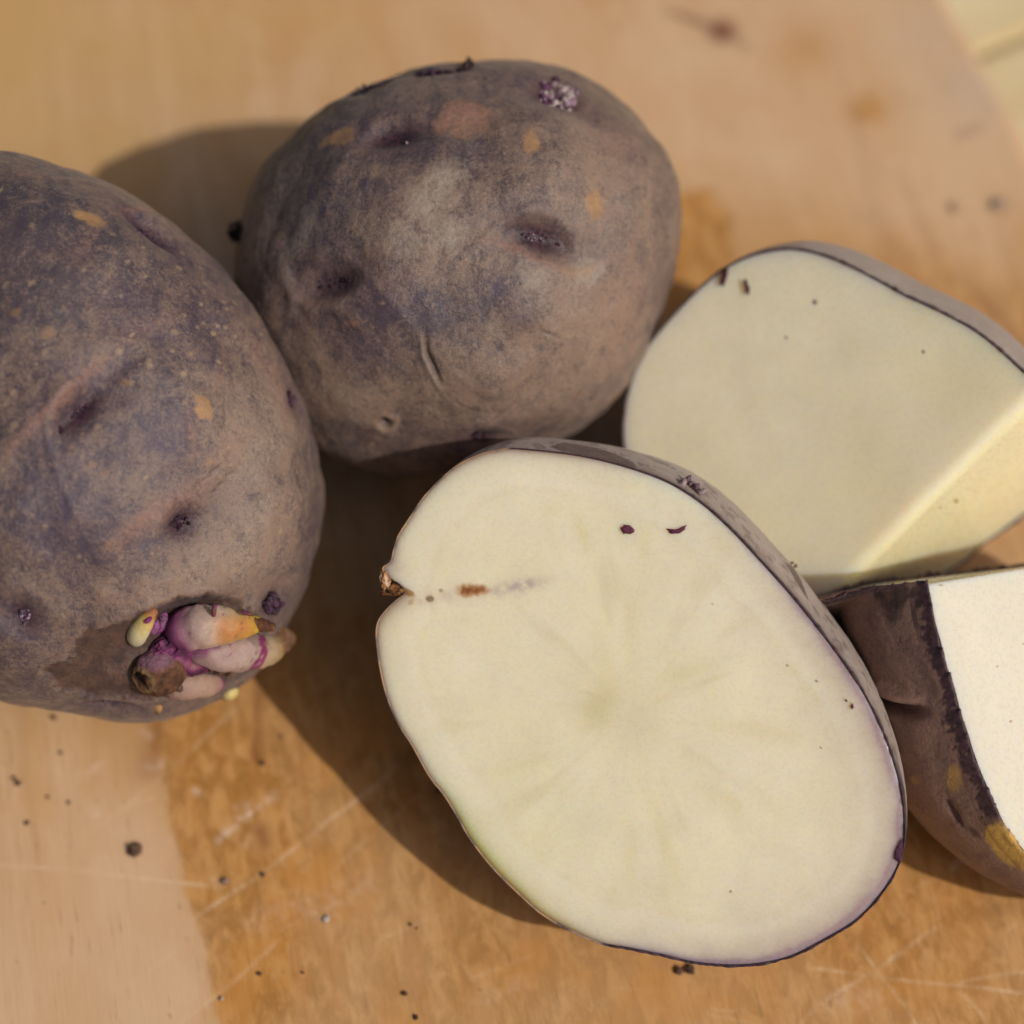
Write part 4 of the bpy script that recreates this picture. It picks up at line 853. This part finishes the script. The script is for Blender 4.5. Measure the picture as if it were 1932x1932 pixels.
def wedge_right():
    rim1 = [(2262, 1100), (2320, 1250), (2335, 1430), (2300, 1590), (2225, 1690), (2130, 1725), (2045, 1702), (1980, 1655), (1932, 1604), (1908, 1574), (1891, 1547), (1876, 1513), (1861, 1480), (1848, 1449), (1835, 1412), (1826, 1382), (1813, 1344), (1800, 1294), (1785, 1252), (1775, 1210), (1764, 1170), (1757, 1130)]
    E0, E1 = (1751, 1102, 3.8), (2190, 1030, 2.4)
    P1, n1 = plane3(E0, E1, (1932, 1603, 1.9)); e0, e1 = atz(*E0), atz(*E1)
    r1 = np.array([onplane(x, y, P1, n1) for x, y in smooth_loop([E1[:2]]+rim1+[E0[:2]], 330, False)])
    p0 = atz(1556, 1139, 2.6); pm = atz(1644, 1115, 3.3); pm2 = atz(1726, 1103, 3.7)
    # second cut: falls away behind, seen edge-on
    vdir = unit(p0-CO); n2 = unit(np.cross(e1-e0, vdir+np.array([0, 0, -.10]))); n2 = n2 if n2[1] > 0 else -n2
    def dn(P, q): return P+np.array([0, .35*q, -.9*q])*CM
    bk = [pm2, pm, p0, dn(atz(1640, 1100, 2.4), .6), dn(atz(1780, 1080, 2.4), 1.0), dn(atz(1950, 1060, 2.2), 1.0), dn(atz(2100, 1040, 2.2), .5)]
    r2 = smooth_loop(np.vstack([e0]+bk+[e1]), 220, False)
    loop = np.vstack([r1[:-1], r2[:-1]]); M = (r1.mean(0)*.6+r2.mean(0)*.4); A = M-n1*2.0*CM+np.array([-.5, .2, -.2])*CM
    V, F, tri, ring = dome(loop, M, A, unit(n1+n2), np.array([-.50, -.10, .0])*CM, 120, 18, .0006)
    (loop, r1, r2, e0, e1), V = settle([loop, r1, r2, e0[None], e1[None]], V); e0 = e0[0]; e1 = e1[0]
    root = thing('potato_piece', np.array([M[0], M[1], 0]), 'potato wedge at the right edge, bright sunlit face, shaded skin with jagged purple rim', 'potato piece')
    s = piece_skin(V, F, tri); s.m['dust'] += .12
    s.disp += .05*CM*fbm(V, 90, 3, 36)*(ring > 8)+.012*CM*fbm(V, 300, 3, 37)*(ring > 5)
    edge = (ring <= 2).astype(float); s.add('violet', .9*edge); s.add('dark', .45*edge*(.7+s.w1))
    band = (1-sstep(-.6, .6, ring-6-6*s.w1-5*s.w2)); s.add('dark', .85*band); s.add('scab', .6*band)
    s.add('scab', .9*s.poly([(1650, 1122), (1690, 1112), (1745, 1106), (1740, 1125), (1712, 1130), (1695, 1160), (1680, 1165), (1665, 1145)], .0003, .0012)); s.add('violet', .8*s.poly([(1650, 1118), (1745, 1104), (1748, 1120), (1700, 1122)], .0006, .001))
    s.add('pink', .6*s.line([(1602, 1130), (1600, 1180), (1610, 1240)], .12)); s.add('pink', .7*s.gau(1712, 1295, .2, .16)); s.add('pink', .45*s.gau(1790, 1370, .4, .25))
    # the overhanging brow above an eye crease
    br = s.line([(1640, 1290), (1665, 1300), (1695, 1315), (1735, 1326)], .10, .1); lo = s.line([(1640, 1310), (1670, 1328), (1700, 1338), (1740, 1338)], .10, .1)
    s.disp += .17*CM*br-.20*CM*lo; s.add('dark', .55*lo); s.add('pink', .4*br)  # crease also darkened in colour, as shade under the brow
    s.add('dark', .85*s.ell(1800, 1538, .20, .05, -48, .5)); s.disp -= .04*CM*s.gau(1800, 1538, .22, .07, -48); s.add('dark', .7*s.ell(1838, 1575, .1, .06, -30, .3)); s.add('ochre', 1.*s.ell(1900, 1598, .45, .24, -50, .2)); s.mul('dark', s.ell(1900, 1598, .45, .24, -50, .2)); s.mul('scab', s.ell(1900, 1598, .45, .24, -50, .2)); s.add('pink', .5+.4*s.w1); s.add('ochre', .5*s.ell(1728, 1472, .12, .07, 40, .5)); s.add('ochre', .5*s.ell(1800, 1470, .1, .2, 0, .5))
    V2, at = s.finish(); build('skin', V2, s.F.tolist()+s.tri, MATS['skin_d'], root, at)
    def paint(k, V, col, de, dskin):
        px = project(V); n = np.array((.69, .65, .545)); col = col*.2+n*.8
        for x, y, r, cc in ((1932, 1215, 4, (.5, .4, .1)), (1882, 1257, 2.5, (.4, .1, .1)), (1907, 1361, 3, (.3, .03, .1)), (1775, 1104, 4, (.35, .2, .05))):
            w = (.8*sstep(r*1.3, r*.5, np.hypot(px[:, 0]-x, (px[:, 1]-y)*1.6)))[:, None]; col = col*(1-w)+np.array(cc)*w
        return col
    ed = np.linspace(0, 1, 120)[1:-1, None]; f1 = np.vstack([r1, e0+(e1-e0)*ed]); f2 = np.vstack([r2, e1+(e0-e1)*ed])
    wedge_flesh(root, 'flesh', [f1[::-1] if orient(f1, n1) else f1, f2[::-1] if orient(f2, n2) else f2], [n1, n2], e0, e1, 41, .0004, (.05, .05), paint)
    return s
SURF_W = wedge_right()

# ------------------------------------------------------------------ small things lying about
def flake(pts, P, n, colour, label, group, seed, thick=.00004, tilt=.00005):
    lp = np.array([np.array(pts[i])*(1-t)+np.array(pts[(i+1) % len(pts)])*t for i in range(len(pts)) for t in np.linspace(0, 1, 8, endpoint=False)]); L = np.array([onplane(x, y, P, n) for x, y in lp])+n*.00012; c = L.mean(0); m = len(L)
    a = unit(CU-n*(CU@n)); w = fbm(L, 2500, 3, seed); L = c+(L-c)*(1+.30*w)[:, None]
    top = L+n*(thick+tilt*w)[:, None]; inner = c+(top-c)*.5
    V = np.vstack([L, top, inner, (c+n*thick)[None]]); I = np.arange(m); J = np.roll(I, -1); F = []
    for i, j in zip(I, J): F += [[i, j, m+j, m+i], [m+i, m+j, 2*m+j, 2*m+i], [2*m+i, 2*m+j, 3*m]]
    F.append(list(range(m))[::-1])
    if orient(L, n): F = [f[::-1] for f in F]
    col = np.array(colour)*(1+.7*fbm(V, 1800, 3, seed))[:, None]
    return single('skin_flake', c, V, F, MATS['flake'], label, 'skin flake', group, {'col': np.clip(col, 0, 1)})
FG = 'purple skin flakes on the cut faces'
flake([(1170, 996), (1178, 990), (1192, 992), (1199, 1003), (1190, 1008), (1176, 1007)], HC, HN, (.105, .022, .05), 'oval purple skin flake on the cut half, left of a curved one', FG, 1)
flake([(1256, 997), (1266, 1001), (1280, 997), (1290, 992), (1297, 990), (1294, 998), (1282, 1006), (1268, 1008)], HC, HN, (.10, .02, .05), 'thin curved purple skin flake on the upper cut half', FG, 2)
flake([(1687, 1607), (1698, 1586), (1703, 1580), (1703, 1600), (1698, 1627), (1688, 1622)], HC, HN, (.07, .02, .045), 'dark purple skin flake at the right rim of the cut half', FG, 3)
flake([(1604, 1332), (1608, 1326), (1611, 1333), (1608, 1339)], HC, HN, (.10, .02, .05), 'tiny diamond skin flake near the right rim of the cut half, lower one', FG, 4, .00012)
flake([(1594, 1318), (1598, 1320), (1599, 1324), (1595, 1323)], HC, HN, (.10, .02, .05), 'tiny diamond skin flake near the right rim of the cut half, upper one', FG, 5, .0001)
BFACE = BP+BN*.0004
flake([(1358, 540), (1362, 515), (1368, 503), (1375, 502), (1373, 520), (1367, 538)], BFACE, BN, (.07, .015, .025), 'dark red skin sliver on the top left rim of the back chunk', FG, 6)
flake([(1403, 530), (1408, 526), (1415, 545), (1414, 556), (1407, 554)], BFACE, BN, (.08, .018, .04), 'dark red skin sliver inside the top left rim of the back chunk', FG, 7)

def crumb(px, py, r, colour, label, seed, flat=.6, name='soil_crumb', cat='crumb', group='soil crumbs on the cutting board', stretch=1.):
    S, F = ico(4); q = (1+1.0*fbm(S, 1.2, 3, seed)+.5*fbm(S, 4, 2, seed+5))[:, None]; V = S*q*r*.68*CM*np.array([stretch, 1, flat])
    th = seed*1.3; R = np.array([[math.cos(th), -math.sin(th), 0], [math.sin(th), math.cos(th), 0], [0, 0, 1]]); V = V@R.T
    V[:, 2] -= V[:, 2].min(); c = atz(px, py); c[2] = .0001; V = V+c
    col = np.array(colour)*(1+.8*fbm(V, 900, 3, seed))[:, None]
    return single(name, c, V, F, MATS['soil'], label, cat, group, {'col': np.clip(col, 0, 1)})
BR = (.13, .075, .05)
for i, (x, y, r, l) in enumerate((
        (256, 1607, .125, 'largest dark soil crumb, alone on the pale board at lower left'), (36, 1480, .055, 'dark soil crumb at the left edge, larger of a close pair'), (27, 1469, .04, 'dark soil crumb at the left edge, smaller of a close pair'),
        (52, 1554, .045, 'dark soil crumb at lower left, below the close pair'), (102, 1355, .055, 'dark soil crumb just below the left potato'), (115, 1421, .035, 'small soil crumb below the left potato, between it and the chalky scuffs'),
        (91, 1505, .03, 'tiny faint soil crumb right of the close pair'), (131, 1515, .035, 'small brown soil crumb right of the tiny faint one'), (496, 1441, .05, 'soil crumb on the stained wood beside the long shadow'),
        (496, 1651, .045, 'soil crumb where two knife scratches cross the stain'), (490, 1838, .042, 'soil crumb on the orange stain near the bottom left'), (572, 1836, .025, 'tiny soil crumb near the bottom, right of another'),
        (764, 1876, .05, 'soil crumb near the bottom edge below the cut half'), (785, 1921, .045, 'soil crumb at the very bottom edge of the picture'), (1302, 1831, .085, 'dark soil crumb under the lower rim of the cut half, right of its twin'),
        (1281, 1833, .075, 'dark soil crumb under the lower rim of the cut half, left of its twin'), (828, 1492, .06, 'soil crumb in shadow against the left rim of the cut half'), (775, 1745, .03, 'tiny soil crumb left of the lower rim of the cut half'),
        (787, 1752, .02, 'speck of soil beside a tiny crumb left of the lower rim'), (530, 1390, .03, 'tiny soil crumb in the long shadow below the sprouts'))):
    crumb(x, y, r, BR, l, 100+i)
crumb(425, 1664, .07, (.33, .20, .15), 'pinkish ring-shaped crumb on the stain at lower left', 140, .45, group='pale crumbs on the cutting board')
crumb(616, 1735, .05, (.55, .47, .42), 'pale starch crumb on the stained board at lower left', 141, .5, 'starch_crumb', group='pale crumbs on the cutting board', stretch=1.6)
crumb(418, 1885, .04, (.5, .4, .3), 'pale starch crumb at the stain edge near the bottom', 142, .5, 'starch_crumb', group='pale crumbs on the cutting board')
crumb(1884, 386, .11, (.42, .31, .24), 'blurred greyish crumb far back at the right edge of the board', 143, .5, stretch=1.6)
crumb(1800, 393, .08, (.46, .31, .19), 'blurred brown crumb far back on the board, left of a greyish one', 144, .5)
crumb(1709, 1561, .035, (.55, .42, .25), 'pale starch crumb below the right rim of the cut half', 145, .8, 'starch_crumb', group='pale crumbs on the cutting board')
for o in bpy.data.objects:
    if '_base' in o: del o['_base']
